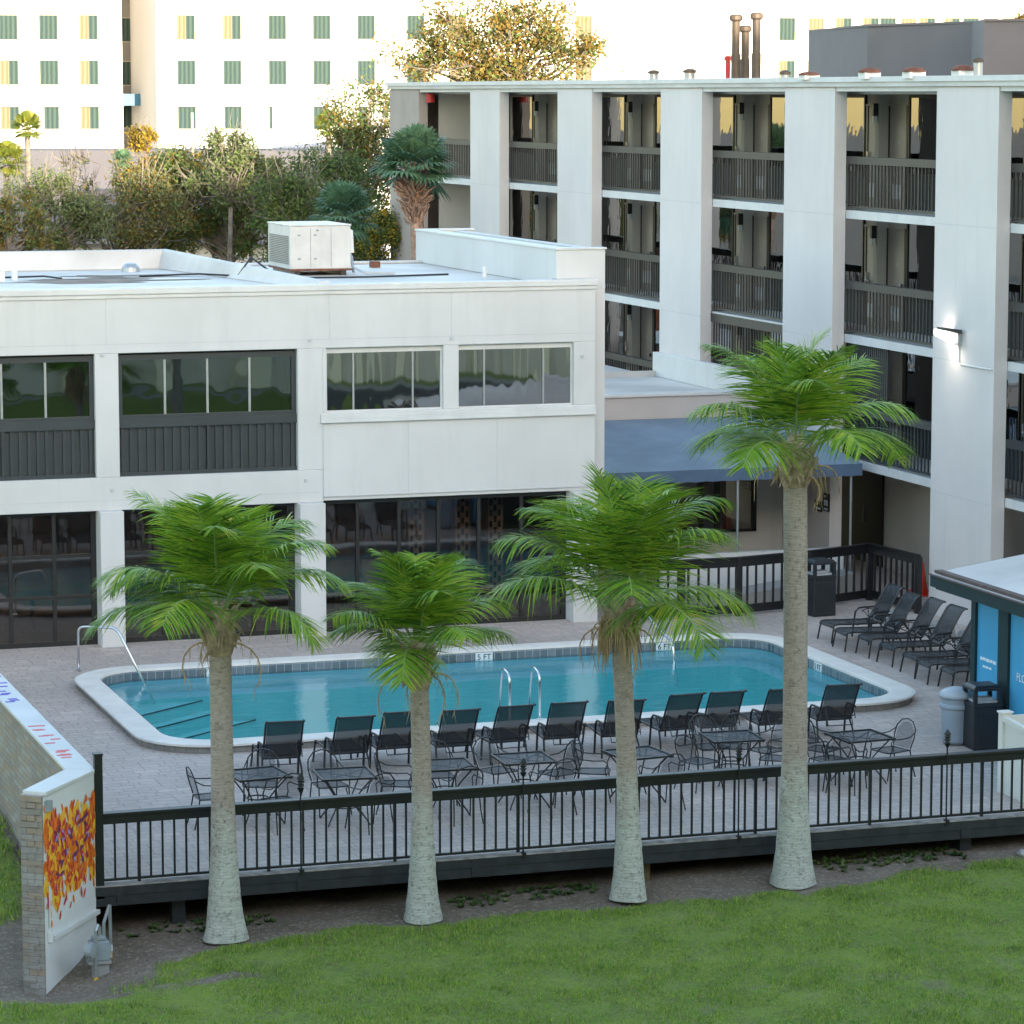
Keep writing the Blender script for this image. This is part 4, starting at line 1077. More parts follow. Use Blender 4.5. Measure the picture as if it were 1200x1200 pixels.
rv(1146, 87, 64.5, 'vent', 'white gooseneck vent right of the orange capped exhaust fans', .3, .09)
pe = thing('penthouse', 'plain grey windowless plant room standing on the hotel roof', 'plant room', (36, 75, 10.92))
P0 = at(1016, 83, 79); P1 = at(1138, 82, 75.5); P2 = at(1152, 82, 73.5); P3 = at(1230, 82, 73.0)
q = lambda p: (p.x, p.y)
bk = [(P3.x+4, P3.y+7), (P0.x+1.5, P0.y+7)]
MB().prism([q(P0), q(P1), q(P2), q(P3)]+bk, 10.93, 12.22).build('wall', GREYPH, pe)
MB().prism([(P0.x-.05, P0.y-.05), (P1.x, P1.y-.06), (P2.x, P2.y-.06), (P3.x, P3.y-.06)]+bk, 12.221, 12.27).build('roof_edge', GREYPH, pe)

# ================================================================ LINK BUILDING with blue awning
lk = thing('link_building', 'low white link building with flat roof between poolside building and hotel', 'building', (25, 67.5, 0))
mb = MB(); mb.box(22.36, UF-.15, 67.5, 67.8, 3.2, 3.90); mb.build('fascia_wall', PINK, lk)
mb = MB(); mb.box(22.36, UF-.15, 67.44, 67.9, 3.90, 3.97); mb.build('roof_edge', WHITE2, lk, bevel=.01)
mb = MB(); mb.box(22.36, UF-.15, 67.9, 90, 3.45, 3.62); mb.box(22.36, UF-.145, 75.4, 75.5, 3.62, 3.76); mb.build('roof', ROOFM, lk)
mb = MB(); mb.box(22.0, UF, 67.6, 67.7, 0, .75); mb.box(28.2, UF, 67.6, 67.7, .75, 3.2); mb.build('wall', WHITE, lk)
g = MB()
for x in (22.4, 24.6, 26.85, 27.25, 28.15): g.box(x-.05, x+.05, 67.55, 67.65, .75, 3.2)
g.box(22.4, 28.2, 67.55, 67.65, .75, .82); g = g.build('glazing', DARKFR, lk)
MB().box(22.4, 28.15, 67.59, 67.60, .82, 3.2).build('pane', GLASS_LOW, g)
mb = MB(); mb.box(22.0, UF, 71, 71.1, 0, 3.3, 0).box(22, UF, 67.7, 71, 3.3, 3.4, 1); mb.build('room', [ROOMWALL, ROOMDARK], lk)
mb = MB()
for k in range(9): mb.box(22.6+k*.7, 23.1+k*.7, 70.9, 70.98, 1.0+.3*math.sin(k*2.3), 2.6, 0)
mb.build('wall_decor', KRAFT, lk)
aw_ = thing('blue_awning', 'wide sloping faded blue canvas awning with scalloped valance', 'awning', (25.5, 65, 2.5))
A0, A1 = 22.08, 28.82
n_ = 14; g = MB(); 
for k in range(n_):
    x0, x1 = A0+(A1-A0)*k/n_, A0+(A1-A0)*(k+1)/n_
    g.add([(x0, 63.2, 2.74), (x1, 63.2, 2.74), (x1, 65.4, 3.02), (x1, 67.48, 3.40), (x0, 67.48, 3.40), (x0, 65.4, 3.02)], [(0,1,2,5), (5,2,3,4)])
    g.add([(x0, 63.2, 2.72), (x1, 63.2, 2.72), (x1, 65.4, 3.0), (x1, 67.48, 3.38), (x0, 67.48, 3.38), (x0, 65.4, 3.0)], [(5,2,1,0), (4,3,2,5)])
g.build('canopy', BLUEAWN, aw_)
g = MB(); M_ = 60
for k in range(M_):
    x0, x1 = A0+(A1-A0)*k/M_, A0+(A1-A0)*(k+1)/M_; zz = 2.50-.02*abs(math.sin(k*.9)); zz2 = 2.50-.02*abs(math.sin((k+1)*.9))
    g.add([(x0, 63.19, zz), (x1, 63.19, zz2), (x1, 63.19, 2.745), (x0, 63.19, 2.745), (x0, 63.21, zz), (x1, 63.21, zz2), (x1, 63.21, 2.745), (x0, 63.21, 2.745)], [(0,1,2,3), (7,6,5,4), (0,4,5,1)])
g.build('valance', AWNTRIM, aw_)
for x in (22.9, 25.98, 28.6): MB().tube([(x, 63.28, 0), (x, 63.28, 2.73)], .03, 8).build('awning_pole', GALV, aw_)
g = MB(); g.bar((22.3, 63.9, 2.93), (23.0, 64.6, 3.02), .10, .01); g.build('tear_patch', WHITE2, aw_)
# ramp and low white wall behind the black fence
rp = thing('ramp_wall', 'low white wall with grey ramp behind the black fence', 'wall', (25.5, 63, 0))
MB().box(24.1, 28.3, 62.95, 63.1, 0.0, .98).build('wall', WHITE, rp)
MB().hull([(24.0, 62.0, .003), (24.0, 62.94, .003), (24.0, 62.94, .02), (24.0, 62.0, .02)], [(28.3, 62.3, .003), (28.3, 62.94, .003), (28.3, 62.94, .52), (28.3, 62.3, .52)]).build('ramp', CONC, rp)
# black fence
bf = thing('pool_fence', 'black metal fence with wide top rail below the blue awning', 'fence', (25, 60.8, 0))
pts = [(22.35, 60.85), (25.0, 60.85), (28.42, 61.85), (28.55, 59.95)]
pts = [(22.35, 60.8), (25.0, 60.8), (26.7, 61.2), (28.42, 61.88), (28.62, 59.92)]
tr_ = MB(); br_ = MB(); fb = None
for (a, b) in zip(pts, pts[1:]):
    A = Vector((*a, 0)); B = Vector((*b, 0)); L_ = (B-A).length
    tr_.bar(A+Vector((0,0,1.10)), B+Vector((0,0,1.10)), .05, .17); tr_.bar(A+Vector((0,0,1.2)), B+Vector((0,0,1.2)), .12, .03)
    br_.bar(A+Vector((0,0,.14)), B+Vector((0,0,.14)), .05, .17)
    n_ = int(L_/.21)
    for k in range(1, n_):
        p = A.lerp(B, k/n_)
        if fb is None: f0 = p; fb = MB().box(p.x-.02, p.x+.02, p.y-.02, p.y+.02, .225, 1.02).build('baluster', BLACK, bf)
        else: copy_tree(fb, bf, p-f0)
for a in pts+[(23.75, 60.8)]: MB().box(a[0]-.06, a[0]+.06, a[1]-.06, a[1]+.06, 0, 1.18).build('post', BLACK, bf)
tr_.build('top_rail', BLACK, bf); br_.build('bottom_rail', BLACK, bf)
# traffic cones
def cone(x, y, z, lab):
    t = thing('traffic_cone', lab, 'traffic cone', (x, y, z), 'orange traffic cones')
    MB().lathe([(.13, .03), (.03, .70)], (x, y, z), 14).build('cone_body', ORANGE, t, True); MB().box(x-.18, x+.18, y-.18, y+.18, z, z+.03).build('cone_base', ORANGE, t)
    MB().lathe([(.104, .0), (.078, .14)], (x, y, z+.20), 14).build('reflective_collar', VENTW, t)
cone(29.75, 62.1, 0, 'orange cone standing behind the black fence by the white pier')
cone(29.95, 62.62, 0, 'orange cone half hidden behind the other cone')
# concrete kerb stones behind the sun loungers
for i, (x, y, lab) in enumerate(((27.55, 58.9, 'small concrete block in the corner of the black fence'), (27.85, 57.35, 'concrete block behind the second lounger'), (28.0, 56.2, 'concrete block behind the third lounger'), (28.05, 55.2, 'concrete block behind the fourth lounger'))):
    o = MB().hull([(x-.22, y-.35, 0), (x+.22, y-.35, 0), (x+.22, y+.35, 0), (x-.22, y+.35, 0)], [(x-.12, y-.30, .24), (x+.2, y-.30, .26), (x+.2, y+.30, .26), (x-.12, y+.30, .24)]).build('concrete_block', CONC, bevel=.02); tag(o, lab, 'block')
# ================================================================ POOL HUT with blue graphics
hu = thing('pool_hut', 'small hut with bright blue window graphics and overhanging pale roof', 'hut', (25.5, 46.5, 0))
X = 24.0
mb = MB(); mb.box(X, X+.13, 48.05, 48.21, 0, 2.40).box(X, X+.12, 46.86, 47.22, 0, 2.40).box(X, X+.12, 42.9, 48.05, 2.24, 2.40).box(X, X+.12, 42.9, 48.05, 0, .12).box(X, X+.12, 44.7, 44.95, .12, 2.24).box(X, X+.12, 42.9, 43.1, .12, 2.24)
mb.box(X+.13, X+4, 48.05, 48.2, 0, 2.40).box(X+3.9, X+4, 42.9, 48.05, 0, 2.40).box(X+.12, X+3.9, 42.9, 43.0, 0, 2.4)
mb.build('wall', GREENFR, hu, bevel=.008)
for a, b in ((47.22, 48.05), (44.95, 46.86), (43.1, 44.7)):
    o = MB().box(X+.05, X+.06, a, b, .12, 2.24).build('graphic_panel', BLUEPAN, hu)
    if a == 47.22:
        g = MB()
        for k, (y, l) in enumerate(((47.92, .07), (47.83, .10), (47.71, .12), (47.57, .09), (47.46, .10))): g.box(X+.044, X+.0495, y-l, y, 1.29+.01*(k % 2), 1.345)
        for k, (y, l) in enumerate(((47.83, .08), (47.73, .1), (47.61, .1))): g.box(X+.044, X+.0495, y-l, y, 1.18, 1.215)
        for k in range(3): g.box(X+.044, X+.0495, 47.58-k*.1, 47.66-k*.1, .33, .37)
        g.build('small_lettering', WTXT, o)
    if a == 44.95:
        text_mesh('FLORIDA', .19, 'lettering', WTXT, (X+.044, 46.23, 1.22), (rad(90), 0, rad(-90)), o)
        g = MB()
        for k in range(4): g.box(X+.044, X+.0495, 46.45-k*.13, 46.55-k*.13, .42, .49)
        g.build('small_lettering', WTXT, o)
mb = MB()
e0, e1 = 42.4, 48.66
mb.hull([(X-.52, e0, 2.58), (X-.52, e1, 2.58), (X-.52, e1, 2.66), (X-.52, e0, 2.66)], [(X+4.5, e0, 3.30), (X+4.5, e1, 3.30), (X+4.5, e1, 3.38), (X+4.5, e0, 3.38)])
mb.build('roof', ROOFM, hu)
mb = MB(); mb.bar((X-.5, e0-.02, 2.54), (X-.5, e1+.03, 2.54), .06, .20).hull([(X-.5, e1+.005, 2.44), (X-.5, e1+.03, 2.44), (X-.5, e1+.03, 2.66), (X-.5, e1+.005, 2.66)], [(X+4.5, e1+.005, 3.2), (X+4.5, e1+.03, 3.2), (X+4.5, e1+.03, 3.385), (X+4.5, e1+.005, 3.385)])
mb.box(X-.47, X+4, 42.6, 48.6, 2.40, 2.44)
mb.build('fascia', GREENFR, hu, bevel=.006)
mb = MB(); mb.bar((X-.42, e0, 2.70), (X-.42, e1-.05, 2.70), .14, .05).bar((X-.56, e0, 2.655), (X-.56, e1+.02, 2.655), .05, .02)
mb.build('gutter', plain('brown_gutter', (.11, .075, .068), .6, .3, 3), hu)
# cream vinyl screen
vf = thing('vinyl_screen', 'cream vinyl privacy panel in front of the pool hut', 'fence', (22.4, 43, 0))
mb = MB(); mb.hull([(22.38, 43.74, 0.0), (22.43, 43.74, 0.0), (22.43, 43.74, 1.20), (22.38, 43.74, 1.20)], [(22.38, 42.35, 0.0), (22.43, 42.35, 0.0), (22.43, 42.35, 1.1), (22.38, 42.35, 1.1)])
mb.hull([(22.5, 43.76, 0.02), (22.5, 43.82, .02), (22.5, 43.82, 1.2), (22.5, 43.76, 1.2)], [(23.9, 43.76, 0.02), (23.9, 43.82, .02), (23.9, 43.82, 1.2), (23.9, 43.76, 1.2)])
mb.build('panel', CREAM, vf)
MB().box(22.34, 22.5, 43.74, 43.88, 0, 1.24).box(22.32, 22.52, 43.72, 43.90, 1.24, 1.27).build('post', CREAM, vf, bevel=.006)
MB().bar((22.37, 43.74, 1.16), (22.37, 42.35, 1.06), .05, .08).build('top_rail', CREAM, vf)
# bins
def litter_bin(x, y, rz, h, w_, lab):
    t = thing('litter_bin', lab, 'trash bin', (0,0,0), 'black square litter bins'); s = w_/2
    MB().box(-s, s, -s, s, .0, h*.66).build('bin_body', PLASTIC_BLK, t, bevel=.02)
    m_ = MB()
    for i in (-1, 1):
        for j in (-1, 1): m_.box(i*s-.035*(i > 0)*2+.0, i*s+.035*(i < 0)*2, j*s-.07*(j > 0), j*s+.07*(j < 0), h*.72, h*.92)
    m_.box(-s-.005, s+.005, -s-.005, s+.005, h*.66, h*.72); m_.box(-s-.005, s+.005, -s-.005, s+.005, h*.92, h*.955)
    m_.hull([(-s, -s, h*.955), (s, -s, h*.955), (s, s, h*.955), (-s, s, h*.955)], [(-s*.8, -s*.8, h), (s*.8, -s*.8, h), (s*.8, s*.8, h), (-s*.8, s*.8, h)])
    m_.build('bin_hood', PLASTIC_BLK, t, bevel=.012)
    MB().box(-s*.75, s*.75, -s*.75, s*.75, h*.725, h*.76).box(-s*.5, s*.5, -s*.5, s*.2, h*.76, h*.80).build('bin_liner', plain('liner_grey', (.45, .46, .47), .6, .2, 9), t)
    g = MB(); g.box(-s*.8, s*.8, -s-.006, -s-.001, h*.05, h*.06).box(-s*.8, s*.8, -s-.006, -s-.001, h*.60, h*.61).box(-s*.82, -s*.80, -s-.006, -s-.001, h*.05, h*.61).box(s*.8, s*.82, -s-.006, -s-.001, h*.05, h*.61).build('bin_trim', CHAR, t)
    t.location = (x, y, 0); t.rotation_euler = (0, 0, rz)
litter_bin(23.66, 47.05, rad(-4), 1.06, .50, 'black square litter bin with pale liner beside the blue graphics')
litter_bin(26.62, 60.42, rad(6), 1.16, .52, 'black square litter bin against the black fence by the tallest palm')
t = thing('wheeled_bin', 'grey plastic barrel bin with domed lid beside the black litter bin', 'trash bin', (23.38, 47.46, 0))
c = (23.38, 47.46, 0)
MB().lathe([(.20, .02), (.215, .08), (.24, .74), (.245, .78)], c, 20).build('bin_body', BINGREY, t, True)
MB().lathe([(.252, .60), (.262, .62), (.262, .66), (.252, .68)], c, 20).build('bin_band', BINGREY, t, True)
MB().lathe([(.275, .78), (.28, .83), (.22, .90), (.10, .945), (.01, .95)], c, 20).build('bin_lid', plain('lid_grey', (.40, .45, .50), .4, .08, 3), t, True)
o = MB().lathe([(.05, 0), (.06, .05), (.02, .09)], (22.25, 48.3, 0), 8).build('crumpled_cup', VENTW); tag(o, 'crumpled white cup lying on the pavers near the grey bin', 'litter')

# ================================================================ LOUNGERS (local: x from foot to head, y across)
def make_lounger():
    t = thing('sun_lounger', 'x', 'sun lounger', (0,0,0)); W = .29
    hx, hz, tx, tz = 1.08, .36, 1.50, 1.02
    bed = [(0.0, .30), (.03, .355), (.10, .37), (.5, .355), (.9, .345), (hx, .35)]
    back = [(hx, .36), (1.16, .50), (1.27, .70), (1.38, .88), (1.44, .97), (1.50, 1.01), (1.55, 1.005)]
    def sheet(P, w_):
        m_ = MB(); n_ = len(P)
        m_.add([(x, -w_, z) for x, z in P]+[(x, w_, z) for x, z in P], [(i, i+1, n_+i+1, n_+i) for i in range(n_-1)])
        m_.add([(x+.004, -w_, z-.008) for x, z in P]+[(x+.004, w_, z-.008) for x, z in P], [(n_+i, n_+i+1, i+1, i) for i in range(n_-1)])
        return m_
    sheet(bed, W-.02).build('seat_sling', SLING, t, True); sheet(back, W-.02).build('back_sling', SLING, t, True)
    f = MB()
    for s in (-1, 1): f.tube([(x, s*W, z) for x, z in bed], .017, 6)
    for x, z in ((.09, .352), (.55, .335), (1.05, .335)): f.tube([(x, -W, z), (x, W, z)], .013, 6)
    f.build('seat_frame', BLACK, t)
    f = MB()
    for s in (-1, 1): f.tube([(x, s*W, z) for x, z in back], .018, 6)
    f.tube([(1.55, -W, 1.005), (1.55, W, 1.005)], .016, 6).tube([(1.10, -W, .40), (1.10, W, .40)], .013, 6)
    f.tube([(1.20, -W*.75, .57), (1.36, -W*.75, .30), (1.36, W*.75, .30), (1.20, W*.75, .57)], .011, 6)
    f.build('back_frame', BLACK, t)
    for s in (-1, 1):
        MB().tube([(.03, s*W, .345), (.0, s*(W+.01), .18), (-.03, s*(W+.025), 0)], .017, 6).build('leg', BLACK, t)
        MB().tube([(1.02, s*W, .345), (1.12, s*(W+.02), .18), (1.16, s*(W+.03), 0)], .017, 6).build('leg', BLACK, t)
        MB().tube([(.72, s*(W+.03), 0), (.76, s*(W+.03), .30), (.79, s*(W+.03), .50), (.86, s*(W+.03), .565), (1.0, s*(W+.03), .575), (1.22, s*(W+.02), .575)], .019, 6).build('armrest', BLACK, t)
        g = MB()
        for a in (20, 55, 90, 125): g.tube([(1.06, s*(W+.01), .38), (1.06+.19*math.cos(rad(a)), s*(W+.01), .38+.17*math.sin(rad(a)))], .008, 5)
        g.tube([(1.06+.19*math.cos(rad(a)), s*(W+.01), .38+.17*math.sin(rad(a))) for a in range(0, 141, 20)], .009, 5)
        g.build('recline_bracket', BLACK, t)
    return t
lg = make_lounger(); used = False
names = ['leftmost', 'second from left', 'third from left', 'fourth from left', 'fifth from left', 'sixth from left', 'seventh from left', 'eighth from left', 'ninth from left', 'tenth from left', 'rightmost']
ext = ['between the two left palms', 'right of the leftmost palm', 'partly behind the second palm', 'right of the second palm', 'before the pool ladder', 'left of the third palm', 'behind the third palm', 'right of the third palm', 'left of the tallest palm', 'hidden behind the tallest palm', 'right of the tallest palm']
for i, u in enumerate((12.26, 13.24, 14.1, 14.97, 15.89, 16.86, 17.8, 18.74, 19.6, 20.52, 21.62)):
    lab = 'black sling lounger facing the pool, '+ext[i]
    if not used: o = lg; used = True; o['label'] = lab; o['group'] = 'sling loungers in a row along the pool'
    else: o = copy_tree(lg); o['label'] = lab
    o.location = (u+random.uniform(-.05, .05), 49.37+random.uniform(-.10, .10), 0); o.rotation_euler = (0, 0, rad(-90)+random.uniform(-.10, .10))
lab2 = ['farthest black sling lounger beside the black fence corner', 'second black sling lounger from the black fence corner', 'third black sling lounger from the black fence corner', 'fourth black sling lounger, nearest one with its back in view',
        'black sling lounger whose back hides behind the hut post, upper of three', 'black sling lounger showing only its middle foot end left of the hut', 'black sling lounger foot end just above the grey bin']
for i, v in enumerate((57.40, 56.42, 55.62, 54.68, 53.58, 52.70, 51.95)):
    o = copy_tree(lg); o['label'] = lab2[i]; o['group'] = 'sling loungers in a row beside the white pier'
    o.location = (25.38+random.uniform(-.08, .08), v+random.uniform(-.06, .06), 0); o.rotation_euler = (0, 0, random.uniform(-.09, .09))

# ================================================================ WROUGHT IRON TABLES AND CHAIRS
def make_table():
    t = thing('patio_table', 'x', 'table', (0,0,0)); s = .40
    MB().box(-s, s, -s, s, .712, .716).build('mesh_top', WIREMESH, t)
    f = MB()
    for a, b in (((-s,-s),(s,-s)),((s,-s),(s,s)),((s,s),(-s,s)),((-s,s),(-s,-s))): f.bar((*a, .715), (*b, .715), .028, .03)
    f.bar((-s, -s, .700), (s, s, .700), .02, .012); f.bar((-s, s, .692), (s, -s, .692), .02, .012)
    f.build('top_frame', BLACK, t)
    for i in (-1, 1):
        for j in (-1, 1):
            MB().tube([(i*.34, j*.34, .70), (i*.22, j*.22, .52), (i*.14, j*.14, .38), (i*.15, j*.15, .26), (i*.28, j*.28, .06), (i*.31, j*.31, .0)], .012, 6).build('leg', BLACK, t)
    MB().tube([(.16*math.cos(a), .16*math.sin(a), .36) for a in np.linspace(0, 6.283, 17)], .011, 6).tube([(.21*math.cos(a), .21*math.sin(a), .24) for a in np.linspace(0, 6.283, 17)], .010, 6).build('ring', BLACK, t)
    return t
def make_chair():
    """wrought iron armchair, back towards -x"""
    t = thing('patio_chair', 'x', 'chair', (0,0,0))
    m_ = MB(); P = [(-.22, -.20), (.20, -.24), (.24, -.16), (.24, .16), (.20, .24), (-.22, .20)]
    m_.prism(P, .425, .431); m_.build('seat_mesh', WIREMESH, t)
    MB().tube([(x, y, .428) for x, y in P+P[:1]], .010, 5).build('seat_frame', BLACK, t)
    arc = [(-.22-.12*(z-.43)/.45, y, z) for y, z in ((-.20, .45), (-.235, .62), (-.22, .76), (-.13, .86), (0, .89), (.13, .86), (.22, .76), (.235, .62), (.20, .45))]
    m_ = MB(); n_ = len(arc); cpt = (-.27, 0, .62)
    inn_ = [(p[0]+.003, p[1]*.86, .45+(p[2]-.45)*.9) for p in arc]
    m_.add(inn_, [tuple(range(n_))]); m_.build('back_mesh', WIREMESH, t)
    MB().tube(arc, .011, 6).build('back_frame', BLACK, t)
    for s in (-1, 1):
        MB().tube([(-.30, s*.235, .72), (-.18, s*.26, .655), (.0, s*.275, .64), (.16, s*.27, .645), (.22, s*.265, .60), (.18, s*.255, .50), (.20, s*.25, .43)], .010, 6).build('armrest', BLACK, t)
        MB().tube([(.20, s*.235, .43), (.23, s*.24, .2), (.27, s*.25, 0)], .011, 6).build('leg', BLACK, t)
        MB().tube([(-.22, s*.20, .44), (-.26, s*.21, .2), (-.31, s*.23, 0)], .011, 6).build('leg', BLACK, t)
    return t
tb = make_table(); ch = make_chair(); used = False; cused = False
tl = ['behind the leftmost palm', 'right of the leftmost palm', 'behind the second palm', 'below the pool ladder', 'behind the third palm', 'left of the tallest palm', 'right of the tallest palm']
spots = [(11.1, 45.45), (12.32, 45.05), (13.9, 45.2), (15.17, 45.28), (16.92, 45.1), (18.76, 45.85), (20.66, 45.25)]
angs = [[180, 75, -70], [95, -75], [160, 85, -80], [105, -70, 20], [150, -75], [200, 60, -45, 20, 100], [125, 200, 15, -130]]
side = {0: 'right', 1: 'back', 2: 'left', 3: 'front'}
cn_ = 0; seen = set()
for i, (x, y) in enumerate(spots):
    lab = 'square black mesh patio table '+tl[i]
    if not used: o = tb; used = True; o['label'] = lab; o['group'] = 'wrought iron patio tables behind the railing'
    else: o = copy_tree(tb); o['label'] = lab
    o.location = (x, y, 0); o.rotation_euler = (0, 0, random.uniform(-.12, .12))
    for k, a in enumerate(angs[i]):
        a += random.uniform(-8, 8); r = .66+random.uniform(-.04, .08)
        px, py = x+r*math.cos(rad(a)), y+r*math.sin(rad(a))
        sd_ = ('right' if abs(((a+180) % 360)-180) < 40 else 'far' if 40 <= (a % 360) <= 140 else 'near' if 220 <= (a % 360) <= 320 else 'left')
        lab = f'black wrought iron armchair on the {sd_} side of the table {tl[i]}'
        if lab in seen: lab = f'black wrought iron armchair at the {sd_} corner of the table {tl[i]}'
        if lab in seen: lab = f'extra black wrought iron armchair, {sd_} side, table {tl[i]}'
        seen.add(lab)
        if not cused: o = ch; cused = True; o['label'] = lab; o['group'] = 'wrought iron patio chairs behind the railing'
        else: o = copy_tree(ch); o['label'] = lab
        o.location = (px, py, 0); o.rotation_euler = (0, 0, rad(a+180))
# ================================================================ FRONT PALMS
def frond_mesh(az, e0, L, droop, seed, mats, K=70, leaf=.62, twist=0, sparse=1.0, base_r=.022, side_curl=0.):
    R = np.random.default_rng(seed)
    n = 22; t = np.linspace(0, 1, n); ang = e0-droop*t**2.0
    dl = L/(n-1)
    r = np.concatenate([[0], np.cumsum(np.cos(ang[:-1])*dl)]); z = np.concatenate([[0], np.cumsum(np.sin(ang[:-1])*dl)])
    azs = az+side_curl*t**2
    x = np.concatenate([[0], np.cumsum(np.cos(azs[:-1])*np.cos(ang[:-1])*dl)]); y = np.concatenate([[0], np.cumsum(np.sin(azs[:-1])*np.cos(ang[:-1])*dl)])
    P = np.stack([x, y, z], -1)
    mb = MB(); mb.tube([tuple(p) for p in P], list(base_r*(1-t*.82)), 5, 1)
    V = []; F = []
    for i in range(K):
        s = .20+.80*(i+.5)/K
        f = s*(n-1); j = min(int(f), n-2); q = f-j
        p = P[j]*(1-q)+P[j+1]*q; T = P[j+1]-P[j]; T = T/np.linalg.norm(T)
        S = np.array([-math.sin(azs[j]), math.cos(azs[j]), 0]); Nn = np.cross(S, T)*-1
        if Nn[2] < 0 and abs(ang[j]) < 1.3: Nn = -Nn
        ll = leaf*(.50+.62*math.sin(math.pi*min(1, s*.92+.08)**.8))*(1-.35*max(0, s-.75)/.25)
        for sg in (-1, 1):
            if R.random() > sparse: continue
            fw = rad(12+32*s)+R.normal(0, .06); lift = .16-.06*s+R.normal(0, .09)+twist*sg
            l = ll*R.uniform(.86, 1.08); w = .0118*R.uniform(.8, 1.2)*(1.0 if s < .9 else .8)
            D = S*sg*math.cos(fw)+T*math.sin(fw)+Nn*lift; D /= np.linalg.norm(D)
            W = np.cross(D, Nn); W /= np.linalg.norm(W)+1e-9
            pts = []; c = p.copy(); d = D.copy(); g = (.17+.22*R.random())*(1.25-.85*abs(math.sin(ang[j])))
            for k in range(5):
                pts.append(c.copy())
                d = d+np.array([0, 0, -g*.62]); d /= np.linalg.norm(d); c = c+d*l/4
            ws = [w*.55, w*1.0, w*.95, w*.6, .0015]
            o = len(V)
            for pp, w_ in zip(pts, ws): V.append(pp+W*w_); V.append(pp-W*w_)
            for k in range(4): F.append((o+2*k, o+2*k+1, o+2*k+3, o+2*k+2))
    o = len(mb.v); mb.v.extend([tuple(p) for p in V])
    for i, f in enumerate(F):
        if i % 4 == 0: mi = 0 if R.random() < .5 else 2 if R.random() < .55 else 3
        mb.f.append(tuple(q+o for q in f)); mb.m.append(mi)
    return mb
